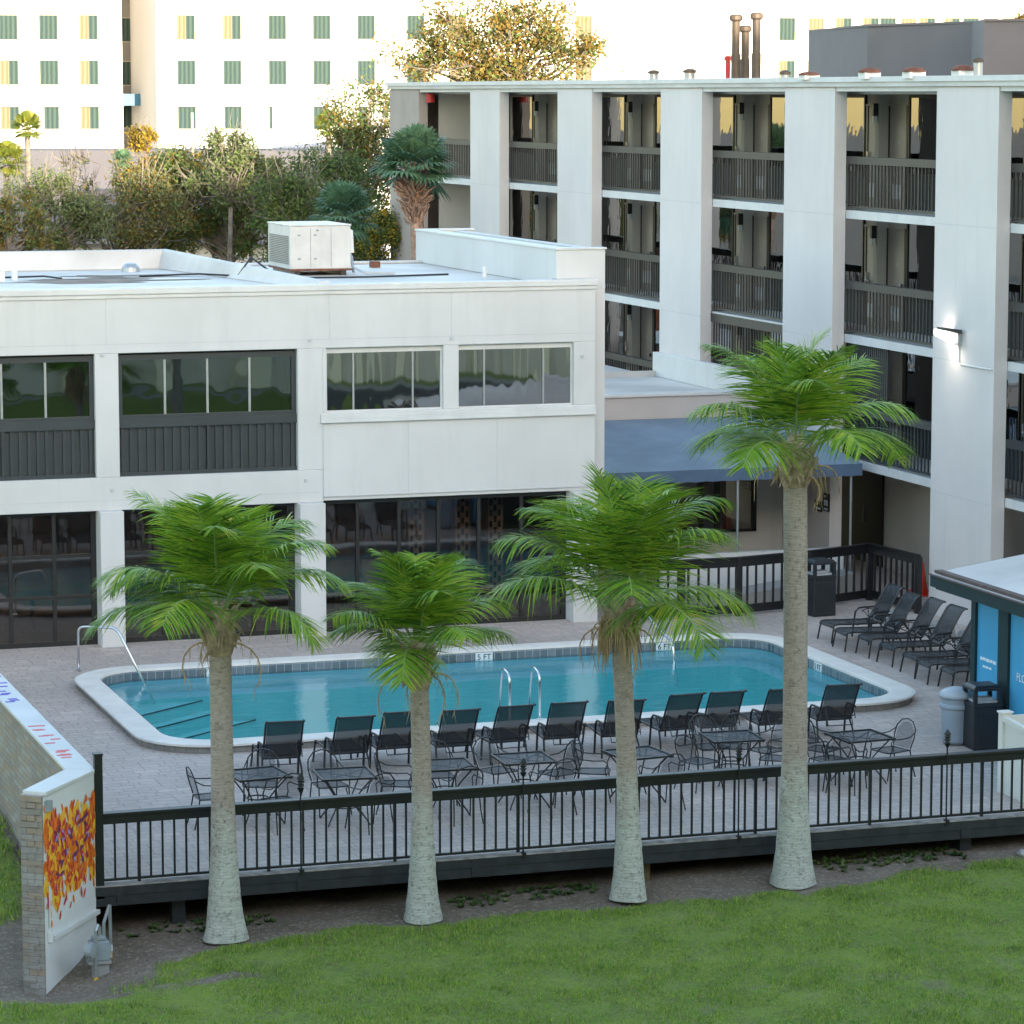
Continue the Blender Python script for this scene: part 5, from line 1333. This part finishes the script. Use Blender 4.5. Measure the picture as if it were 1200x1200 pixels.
def palm(px_base, v0, z_top_px, lean, n, Lr, seed, lab, r0, r1, er=(.34, 1.5), dead=5, beard=False, leafm=None, nuts=0):
    x0 = at(px_base[0], px_base[1], 43); d = x0-Vector((0,0,CAM_H)); k = v0/d.y; b = Vector((0,0,CAM_H))+d*k
    b.z -= .02
    tp = at(z_top_px[0], z_top_px[1], 43); d2 = tp-Vector((0,0,CAM_H)); tpw = Vector((0,0,CAM_H))+d2*(v0/d2.y)
    H = tpw.z-b.z
    t = thing('palm_tree', lab, 'palm tree', tuple(b), 'palms on the bare strip before the deck')
    R = np.random.default_rng(seed)
    ZS = np.linspace(0, H, 60); prof = []
    mb = MB(); vs_ = []; ns = 16
    for q, z in enumerate(ZS):
        s = z/H
        flare = math.exp(-(z/.30)**2)
        r = r1*(1-.08*s)*(1+.50*math.exp(-(z/1.0)**2))+(r0-1.5*r1)*flare+.05*r1*math.exp(-((z-1.1)/.8)**2)
        if z < .12: r += .015*(1-z/.12)
        cx_ = b.x+(tpw.x-b.x)*s+lean*math.sin(math.pi*s); cy_ = b.y
        r *= 1+.010*(1 if q % 2 == 0 else 0)*(s > .12)+R.normal(0, .006)
        for j in range(ns):
            a = 2*math.pi*j/ns; rr = r*(1+.025*math.sin(3*a+seed)*flare*3+R.normal(0, .008))
            vs_.append((cx_+rr*math.cos(a), cy_+rr*math.sin(a), b.z+z))
    mb.add(vs_, [(q*ns+j, q*ns+(j+1) % ns, (q+1)*ns+(j+1) % ns, (q+1)*ns+j) for q in range(59) for j in range(ns)]+[tuple(range(59*ns, 60*ns))])
    mb.build('trunk', TRUNK, t, True)
    top = tpw-b
    # fibrous crown shaft
    cs = MB(); rr1 = r1*1.0
    cs.lathe([(rr1*1.0, -.12), (rr1*1.28, .02), (rr1*1.38, .16), (rr1*1.15, .32), (rr1*.8, .48), (rr1*.45, .62)], tpw, 12)
    for q in range(46):
        a = R.uniform(0, 6.28); z = R.uniform(-.05, .42); rr_ = rr1*(1.35-.55*max(0, z-.1)); l = R.uniform(.14, .34)
        o = tpw+Vector((math.cos(a)*rr_*.9, math.sin(a)*rr_*.9, z)); e = o+Vector((math.cos(a)*l*.45, math.sin(a)*l*.45, l*.8 if R.random() < .6 else -l*.5))
        cs.tube([o, (o+e)/2+Vector((0,0,.02)), e], [.028, .022, .006], 5)
    cs.build('crown_shaft', BOOT, t)
    ga = 2.39996
    for i in range(n):
        s = i/(n-1)                                          # 0 outer .. 1 inner spear
        e0 = er[0]+(er[1]-er[0])*s**.9+R.normal(0, .09)
        az = i*ga+seed+R.normal(0, .12)
        L = Lr*(1.0-.20*abs(s-.45))*R.uniform(.90, 1.08)*(.86 if i >= n-3 else 1)
        droop = (1.75-.95*s)*R.uniform(.75, 1.25)
        m_ = frond_mesh(az, e0, L, droop, seed*100+i, None, leaf=.92*Lr/2.2*R.uniform(.92, 1.08), twist=R.normal(0, .1), side_curl=R.normal(0, .3))
        o = m_.build('frond', [leafm, RACH, LEAFP2, LEAFP3], None)
        o.parent = t; o.location = (top.x+math.cos(az)*rr1*.35, top.y+math.sin(az)*rr1*.35, top.z+.26+.34*s)
    for i in range(dead):
        az = R.uniform(0, 6.28); m_ = MB()
        l = R.uniform(.5, .95); e0 = R.uniform(-.2, .7); P = []; c = Vector((0,0,0)); an = e0
        for q in range(7):
            P.append(c.copy()); c = c+Vector((math.cos(az)*math.cos(an), math.sin(az)*math.cos(an), math.sin(an)))*l/6; an -= .42
        m_.tube(P, [.016, .014, .012, .011, .010, .008, .004], 5)
        for q in range(1, 7):
            for s in (-1, 1):
                e = P[q]+Vector((-math.sin(az)*s*.05, math.cos(az)*s*.05, -R.uniform(.08, .22))); m_.tube([P[q], e], [.006, .002], 3)
        o = m_.build('dead_frond', DEADF, None); o.parent = t; o.location = (top.x+math.cos(az)*rr1, top.y+math.sin(az)*rr1, top.z+.05)
    if beard:
        m_ = MB()
        for q in range(85):
            a = R.uniform(0, 6.28); z = R.uniform(-.05, .30); rr_ = rr1*R.uniform(1.0, 1.5); l = R.uniform(.2, .58)
            o = Vector((math.cos(a)*rr_, math.sin(a)*rr_, z)); k1 = o+Vector((math.cos(a)*.07, math.sin(a)*.07, -.05)); e = k1+Vector((math.cos(a)*R.uniform(-.02, .08), math.sin(a)*R.uniform(-.02, .08), -l))
            m_.tube([o, k1, (k1+e)/2, e], [.012, .014, .011, .003], 3)
        o = m_.build('dry_beard', DEADF, None); o.parent = t; o.location = top
    return t
palm((264, 1098), 41.4, (258, 757), 0, 17, 1.9, 3, 'leftmost palm with broad rounded crown in front of the railing', .285, .160, dead=4, leafm=LEAFP)
palm((495, 1076), 41.4, (491, 797), .02, 15, 1.55, 8, 'second palm from the left, shortest, with compact bright crown', .255, .138, dead=5, leafm=LEAFP, er=(.45, 1.5))
palm((737, 1051), 41.4, (727, 742), .03, 17, 2.15, 5, 'third palm from the left with hanging brown dead skirt below its crown', .250, .142, dead=8, beard=True, leafm=LEAFP, er=(.34, 1.5))
palm((929, 1034), 41.4, (932, 560), .02, 16, 1.85, 14, 'tallest palm at the right with thick pale base', .315, .178, dead=6, leafm=LEAFP, er=(.34, 1.5))
# ================================================================ BACKGROUND TREES
def leaf_quads(C, S, n, size, R, flat=.0, fill=None):
    """n small leaf quads scattered in gaussian clumps C with spreads S"""
    k = R.integers(0, len(C), n) if fill is None else R.choice(len(C), n, p=fill)
    p = C[k]+R.normal(0, 1, (n, 3))*S[k][:, None]
    a = R.normal(0, 1, (n, 3)); a /= np.linalg.norm(a, axis=1)[:, None]
    b = np.cross(a, R.normal(0, 1, (n, 3))); b /= np.linalg.norm(b, axis=1)[:, None]
    s = size*R.uniform(.6, 1.35, n)[:, None]
    V = np.stack([p+a*s, p+b*s*.5, p-a*s, p-b*s*.5], 1).reshape(-1, 3)
    return V, np.arange(4*n).reshape(n, 4)
def tree(name, box, D, lab, mats, seed, nclump=26, nleaf=5200, lsize=.075, trunk_r=.14, spread=.5, twig=0, twigm=None, cat='tree', group=None, base=None, topy=None, gold=None):
    """crown fills photo box (x0,y0,x1,y1) seen at distance D; trunk stands on the ground below it"""
    R = np.random.default_rng(seed); x0, y0, x1, y1 = box
    c = at((x0+x1)/2, (y0+y1)/2, D); w_ = (x1-x0)/FPX*D/2; h_ = (y1-y0)/FPX*D/2
    bx, by = c.x+R.normal(0, .2), c.y
    t = thing(name, lab, cat, (bx, by, -.05), group)
    # clump centres through an uneven ellipsoid
    C = []
    while len(C) < nclump:
        q = R.uniform(-1, 1, 3)
        if q@q < 1 and (q@q > .12):
            C.append((c.x+q[0]*w_*.9*math.cos(YAW)-q[1]*w_*.6, c.y-q[0]*w_*.9*math.sin(YAW)+q[1]*w_*.8, c.z+q[2]*h_*.9))
    C = np.array(C); S = R.uniform(.14, .30, nclump)*max(w_, h_)*spread
    tm = MB(); fork = Vector((bx, by, max(.8, c.z-h_*1.05)))
    tm.tube([(bx, by, -.1), (bx+R.normal(0, .05), by, fork.z*.5), fork], [trunk_r*1.3, trunk_r, trunk_r*.8], 7)
    for i in range(nclump):
        e = Vector(C[i]); a = fork+Vector((0, 0, R.uniform(0, .5)*h_)); md = (a+e)/2+Vector(R.normal(0, .10, 3)*w_)
        tm.tube([a, md, e], [trunk_r*.45, trunk_r*.26, trunk_r*.07], 5)
        for j in range(4):
            q = e+Vector(R.normal(0, 1, 3)*S[i]*1.2); tm.tube([md.lerp(e, .6), q], [trunk_r*.12, trunk_r*.04], 3)
    if twig:
        for i in range(twig):
            k = R.integers(0, nclump); e = Vector(C[k]); a = e+Vector(R.normal(0, 1, 3)*S[k]*.6)
            dr = (e-Vector((bx, by, c.z-h_))).normalized(); dr = (dr*1.0+Vector(R.normal(0, .55, 3))).normalized(); l = R.uniform(.3, 1.0)*h_*.8
            tm.tube([a, a+dr*l*.5+Vector(R.normal(0, .05, 3)), a+dr*l+Vector((0, 0, .05))], [.022, .014, .005], 3, 1)
    tm.build('trunk', [BARK, TWIG], t)
    mb = MB(); V, F = leaf_quads(C, S, nleaf, lsize, R); mb.raw(V, F, 0)
    if len(mats) > 1:
        k = R.integers(0, len(mats), len(C)); # clump-wise colour
    o = mb.build('crown', mats, t)
    if len(mats) > 1:
        mi = R.choice(len(mats), nleaf); me = o.data
        me.polygons.foreach_set('material_index', mi.astype(np.int32))
    return t
TG = 'trees and shrubs behind the poolside building'
tree('tree', (190, 160, 345, 310), 115, 'broad olive tree with golden lit top behind the roof, left of the air conditioner', [LEAF_OL, LEAF_OL, LEAF_DK, LEAF_GO], 21, 48, 30000, .066, .16, .46, 40, cat='tree', group=TG)
tree('tree', (75, 185, 215, 320), 113, 'grey half bare thicket tree behind the left roof parapet', [LEAF_GY, LEAF_OL, LEAF_GO], 22, 40, 15000, .058, .12, .5, 110, group=TG)
tree('tree', (60, 170, 130, 250), 118, 'thin bare twiggy tree rising behind the grey thicket', [LEAF_GY], 23, 14, 500, .07, .07, .5, 120, group=TG)
tree('tree', (138, 148, 182, 215), 116, 'slender tree with bright yellow lit top before the far blue band', [LEAF_YE, LEAF_GO], 24, 14, 2600, .075, .07, .55, 50, group=TG)
tree('tree', (215, 150, 320, 240), 112, 'thin greyish tree behind the tall light pole', [LEAF_OL, LEAF_GY], 25, 22, 3000, .075, .1, .55, 90, group=TG)
tree('tree', (-14, 222, 62, 306), 106, 'dark shrub with golden edges at the far left behind the roof', [LEAF_GO, LEAF_OL], 26, 18, 3600, .07, .1, .6, 60, cat='shrub', group=TG)
tree('tree', (335, 165, 425, 300), 112, 'open leafed tree left of the blue green fan palm', [LEAF_DK, LEAF_OL], 27, 28, 9000, .06, .12, .55, 30, group=TG)
tree('tree', (385, 95, 470, 260), 116, 'tall green tree with orange tips beside the hotel end wall', [LEAF_DK, LEAF_OL, LEAF_GO], 28, 38, 12000, .07, .14, .6, 40, group=TG)
tree('tree', (400, 225, 470, 330), 103, 'dense dark green shrub between air conditioner and hotel end wall', [LEAF_DK, LEAF_DK, LEAF_YE], 29, 22, 9000, .06, .1, .62, 0, cat='shrub', group=TG)
tree('tree', (478, -8, 700, 118), 140, 'large golden leafed tree rising behind the hotel roof', [LEAF_GO, LEAF_GO, LEAF_OL], 30, 60, 17000, .092, .24, .40, 60, group=TG)
tree('tree', (1182, 8, 1230, 60), 150, 'small golden tree top at the right edge behind the grey penthouse', [LEAF_GO], 31, 12, 1500, .13, .15, .5, 10, group=TG)

tree('tree', (15, 185, 120, 325), 112, 'feathery grey green tree filling the gap behind the left parapet', [LEAF_OL, LEAF_GY], 51, 30, 14000, .06, .1, .48, 40, group=TG)
tree('tree', (150, 160, 250, 310), 118, 'green tree with pinkish dry twigs behind the middle of the roof', [LEAF_OL, LEAF_DK, LEAF_YE], 52, 30, 15000, .062, .12, .46, 40, group=TG)
tree('tree', (300, 195, 380, 330), 107, 'rounded olive tree just left of the rooftop air conditioner', [LEAF_OL, LEAF_DK], 53, 26, 8000, .06, .1, .6, 60, group=TG)
tree('tree', (222, 178, 282, 232), 121, 'small tree with bright golden top before the far hotel, left of its twin', [LEAF_YE, LEAF_YE, LEAF_GO], 61, 16, 5200, .07, .07, .55, 12, group=TG)
tree('tree', (268, 192, 330, 250), 119, 'small tree with golden top just above and left of the air conditioner', [LEAF_YE, LEAF_GO, LEAF_OL], 62, 18, 5600, .07, .07, .55, 12, group=TG)
# fan palms
def fan_palm(px, py, D, lab, r, seed, leafm, nleaf=34, trunk_r=.15, boots=False, lean=0., group='fan palms in the background'):
    R = np.random.default_rng(seed); c = at(px, py, D)
    t = thing('fan_palm', lab, 'palm tree', (c.x+lean, c.y, -.05), group)
    mb = MB(); mb.tube([(c.x+lean, c.y, -.1), (c.x+lean*.8, c.y, c.z*.5), (c.x, c.y, c.z-.1)], [trunk_r*1.15, trunk_r, trunk_r*.9], 10)
    mb.build('trunk', BARK if not boots else BOOTS, t)
    if boots:
        m_ = MB()
        for i in range(150):
            a = R.uniform(0, 6.28); z = R.uniform(-1.55, -.1); rr_ = trunk_r; wd = .34*math.exp(-((z+.75)/.55)**2)+.10
            o = Vector((c.x+math.cos(a)*rr_*.8, c.y+math.sin(a)*rr_*.8, c.z+z)); e = o+Vector((math.cos(a)*wd, math.sin(a)*wd, R.uniform(.12, .34)))
            m_.tube([o, o.lerp(e, .5)+Vector((0, 0, -.04)), e], [.045, .035, .018], 4)
        m_.build('leaf_boots', BOOTS, t)
    lv = MB()
    for i in range(nleaf):
        az = i*2.39996+R.normal(0, .2); e0 = -.7+2.15*(i/nleaf)**.8+R.normal(0, .1)
        d = Vector((math.cos(az)*math.cos(e0), math.sin(az)*math.cos(e0), math.sin(e0))); s = Vector((-math.sin(az), math.cos(az), 0)); nn = d.cross(s)
        pl_ = r*R.uniform(.38, .5); o = Vector(c); h = o+d*pl_; lv.tube([o, h], [.02, .012], 3)
        L_ = r*R.uniform(.5, .66)
        for k in range(18):
            a = -1.9+3.8*k/17; dd = (d*math.cos(a)+s*math.sin(a)+nn*.12*math.cos(2*a)).normalized(); l = L_*(1-.22*abs(a)/1.9)
            wv_ = (s*math.cos(a)-d*math.sin(a))*l*.075
            m1 = h+dd*l*.6; tip = h+dd*l+Vector((0, 0, -.22*l))
            lv.add([h, m1+wv_, tip, m1-wv_], [(0, 1, 2, 3)])
    lv.build('crown', leafm, t)
fan_palm(486, 196, 89, 'sabal palm with rough boot covered trunk before the hotel end wall', 1.35, 41, SABAL, 44, .20, True, .22)
fan_palm(402, 252, 93, 'blue green fan palm right of the rooftop air conditioner', 1.15, 42, SABAL, 34, .15)
fan_palm(32, 152, 140, 'tall thin fan palm before the far hotel at the left edge', .95, 43, SABALB, 26, .13)
fan_palm(8, 190, 128, 'low yellow lit fan palm cut by the left frame edge', 1.05, 44, SABALB, 30, .15)
fan_palm(385, 150, 132, 'small distant fan palm beside the tall green tree', .85, 45, SABALB, 22, .12)
fan_palm(316, 202, 118, 'small green fan palm right of the golden tree tops', .62, 46, SABAL, 22, .10)
fan_palm(143, 188, 114, 'small dark fan palm half hidden in the grey thicket', .5, 47, SABAL, 20, .09)

# lamp post and sign globe
p = at(226, 200, 119)
t = thing('street_lamp', 'thin tan lamp post with curved arms and white globe among the trees', 'street lamp', (p.x, p.y, -.05))
zt = at(226, 132, 119).z
MB().tube([(p.x, p.y, -.05), (p.x, p.y, zt)], [.07, .05], 8).build('pole', plain('tan_pole', (.42, .33, .22), .6, .1, 3), t)
a = at(245, 175, 119); g = at(246, 162, 119)
MB().tube([(p.x, p.y, a.z-.35), (p.x+.25, p.y-.08, a.z-.42), (a.x, a.y, a.z-.2), (g.x, g.y, g.z-.12)], .03, 6).tube([(p.x, p.y, a.z-.35), (p.x-.25, p.y+.08, a.z-.3), (p.x-.3, p.y+.1, a.z+.1)], .03, 6).build('arm', GREYP, t)
MB().lathe([(.03, -.2), (.14, -.14), (.2, 0), (.14, .14), (.03, .2)], (g.x, g.y, g.z), 14).build('globe', VENTW, t, True)

# low tan roofed building behind the trees
bs = thing('tan_roofed_house', 'low grey building with tan shingled roof behind the trees', 'building', tuple(at(200, 250, 150).xy)+(0,))
ca, sa = math.cos(YAW), math.sin(YAW)
def cam2(x, D, z):  # lateral metres, depth, height
    return (x*ca+D*sa, -x*sa+D*ca, z)
def cbox(mb, x0, x1, d0, d1, z0, z1, m=0):
    return mb.hull([cam2(x0, d0, z0), cam2(x1, d0, z0), cam2(x1, d1, z0), cam2(x0, d1, z0)], [cam2(x0, d0, z1), cam2(x1, d0, z1), cam2(x1, d1, z1), cam2(x0, d1, z1)], m)
mb = MB(); cbox(mb, -29, -6, 141, 156, 0, 4.2); mb.build('wall', FAR_GR, bs)
mb = MB(); mb.hull([cam2(-30, 140, 4.2), cam2(-5, 140, 4.2), cam2(-5, 157, 4.2), cam2(-30, 157, 4.2)], [cam2(-26, 147.5, 6.3), cam2(-9, 147.5, 6.3), cam2(-9, 149.5, 6.3), cam2(-26, 149.5, 6.3)]); mb.build('roof', SHING, bs)
mb = MB(); cbox(mb, -29, -7.5, 158, 164, 0, 7.9); o = mb.build('annex', plain('annex_shade_grey', (.09, .09, .11), .8, .08, .3)); tag(o, 'long flat annex with shade in its lavender grey colour behind the tan roofed house', 'building')  # shade put into the dark wall colour, though the sun reaches it
# perforated grey block wall at the left
mb = MB(); a = at(-8, 296, 109); b = at(57, 294, 109); zt = at(20, 247, 109).z
A = Vector((a.x, a.y, -.05)); B = Vector((b.x, b.y, -.05)); mb.bar(A+Vector((0,0,zt/2)), B+Vector((0,0,zt/2)), .2, zt, 0)
sw = mb.build('block_wall', plain('block_grey', (.20, .205, .22), .85, .08, 1.0)); 
tw_ = thing('screen_wall', 'grey pierced block wall behind the roof at the left edge', 'wall', tuple(A)); ALL_W[sw.name] = Vector((0,0,0))
sw.parent = tw_; sw.location = -A
mb = MB(); dd = (B-A).normalized(); nrm2 = Vector((dd.y, -dd.x, 0))
for i in range(8):
    for j in range(3):
        p = A+dd*((i+.5)*(B-A).length/8+(.1 if j % 2 else 0))+Vector((0, 0, zt-.35-j*.33))+nrm2*.105; mb.bar(p-dd*.045, p+dd*.045, .02, .09)
mb.build('pierced_hole', DARKFR, tw_)
o = MB().box(at(60,290,110).x-.3, at(70,290,110).x+.5, at(60,290,110).y-.3, at(60,290,110).y+.3, 0, 5.0).build('louver_shed', RUST_SUNTOP); tag(o, 'brown louvred shed corner beside the pierced block wall', 'shed')

# ================================================================ FAR HOTEL
fh = thing('far_hotel', 'tall white sunlit hotel with rows of curtained windows behind everything', 'hotel', (44.5, 204, 0))
VH = 204.0; MPX = 1/18.25
def hx(px): # photo x at y 60 to u on the facade plane
    d = at(px, 60, 200); k = VH/d.y; return d.x*k
def hx2(px, dv):
    d = at(px, 60, 200); return d.x*(VH+dv)/d.y
def hz(py, px=200):
    d = at(px, py, 200); k = VH/d.y; return CAM_H+(d.z-CAM_H)*k
mb = MB()
zt = 24
mb.box(hx(-60), hx(143), VH, VH+15, 0, zt).box(hx(183), hx(812), VH, VH+14, 0, zt)
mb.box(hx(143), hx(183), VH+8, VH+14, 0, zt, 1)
mb.box(hx(870), hx(1420), VH+3, VH+14, 0, zt)
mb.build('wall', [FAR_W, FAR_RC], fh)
MB().box(hx(812), hx(870), VH-.9, VH+10, 0, zt).build('cream_tower', FAR_CR, fh)
mb = MB()
for y in (7, 18): mb.box(hx(811), hx(871), VH-1.0, VH-.91, hz(y+1.2, 840), hz(y, 840))
mb.build('tower_band', plain('gold_band', (.62, .46, .16), .6, .05, 1), fh)
mb = MB()
for a, b in ((-60, 143), (184, 812)): mb.box(hx(a), hx(b), VH-.25, VH-.01, hz(125), hz(110))
mb.build('stone_band', FAR_GR, fh)
MB().box(hx2(143, 5), hx2(182, 5), VH+5, VH+7.95, hz(124), hz(110)).build('blue_band', FAR_BL, fh)
mb = MB(); mb.hull([(hx(318), VH-.12, hz(183)), (hx(386), VH-.12, hz(183)), (hx(386), VH-.02, hz(183)), (hx(318), VH-.02, hz(183))], [(hx(318), VH-.12, hz(173)), (hx(386), VH-.12, hz(166)), (hx(386), VH-.02, hz(166)), (hx(318), VH-.02, hz(173))]); mb.build('blue_stripe', FAR_BL2, fh)
mb = MB()
for a, b in ((24, 50), (118, 143), (230, 262), (318, 352), (383, 420), (430, 470)): mb.box(hx(a), hx(b), VH-.10, VH-.01, 0, hz(125))
mb.build('ground_panel', FAR_GR, fh)
wins = {}
def hwin(px, py, kind, w_=20, h_=27, dv=0):
    if kind not in wins:
        W_, H_ = 1.14, 1.50
        o = MB().box(hx(100)-W_/2-.06, hx(100)+W_/2+.06, VH-.03, VH+.0-.002, 10-H_/2-.06, 10+H_/2+.06).build('window', FAR_CR if kind == 'C' else plain('win_frame_'+kind, (.30, .28, .22), .5, .05, 1), fh)
        g = MB(); x = hx(100)-W_/2; 
        mats = {'G': [CURT_G, CURT_G], 'C': [CURT_C, CURT_C], 'H': [CURT_C, CURT_G], 'D': [CURT_D, CURT_D], 'R': [CURT_G, CURT_C]}[kind]
        g.box(x, x+W_*.5, VH-.05, VH-.031, 10-H_/2, 10+H_/2, 0).box(x+W_*.5, x+W_, VH-.05, VH-.031, 10-H_/2, 10+H_/2, 1)
        g.build('pane', mats, o); wins[kind] = o; c = o
    else: c = copy_tree(wins[kind], fh)
    u = hx2(px, dv); z = hz(py, px)
    off = Vector((u-hx(100), dv, z-10)); 
    c.location = Vector((0, 0, 0))+off
cols = [10, 57, 104, 218, 272, 325, 377, 429, 487, 536, 585, 684]
K = ['HDHGCCGGCCCC', 'GGHHHGGGGCGC', 'HGHGGGGGGCHC', 'HGHGGGGGGCHC']
for r_, y in enumerate((-21, 32, 85, 137)):
    for i, x in enumerate(cols):
        if y > 120 and x > 440: continue
        hwin(x, y, K[r_][i])
for y, k in ((32, 'G'), (85, 'R'), (137, 'G'), (-21, 'G')): hwin(152, y, k, dv=8)
for y in (-20, 33, 84):
    for i, x in enumerate((922, 956, 988, 1020, 1040, 1064, 1086, 1115, 1137, 1160, 1184)):
        hwin(x, y, 'HGCH'[(i+y) % 4], dv=3)
for w_ in fh.children:
    pass

# ================================================================ the building the photograph is taken from (behind the camera)
bh = thing('lookout_hotel', 'tall pale hotel block behind the viewer, casting the evening shade', 'hotel', (20, -11, 0))
MB().box(-70, 130, -20, -2.6, -1, 21.4).build('wall', plain('lookout_wall', (.62, .58, .50), .8, .06, .2), bh)
w0 = None
for i in range(24):
    u = -19.8+i*3.6; MB().box(u-.55, u+.55, -2.6, -1.9, -1, 21.3).build('pier', FAR_CR, bh)
for r_ in range(6):
    for i in range(22):
        u = -18+i*3.6; z = 1.2+r_*3.1
        if w0 is None: w0 = MB().box(u-.9, u+.9, -2.6, -2.55, z, z+1.7).build('window', GLASS_UP, bh); wu, wz = u, z
        else: copy_tree(w0, bh, (u-wu, 0, z-wz))

struct(MB().box(-60, 90, -.6, 1.2, -1.2, -.795).build('path', CONC))
struct(MB().box(31, 80, 1.3, 13, -1.2, -.796).build('reflection_strip_dark', plain('dark_strip', (.05, .05, .052), .9, .15, .5)))  # unseen dark ground, added to shape the upper window reflections
struct(MB().box(33, 80, 5.2, 8.4, -1.1, -.79).build('reflection_strip_pale', plain('beige_strip', (.45, .39, .31), .85, .1, .5)))  # unseen beige strip, added to show up in the window reflections
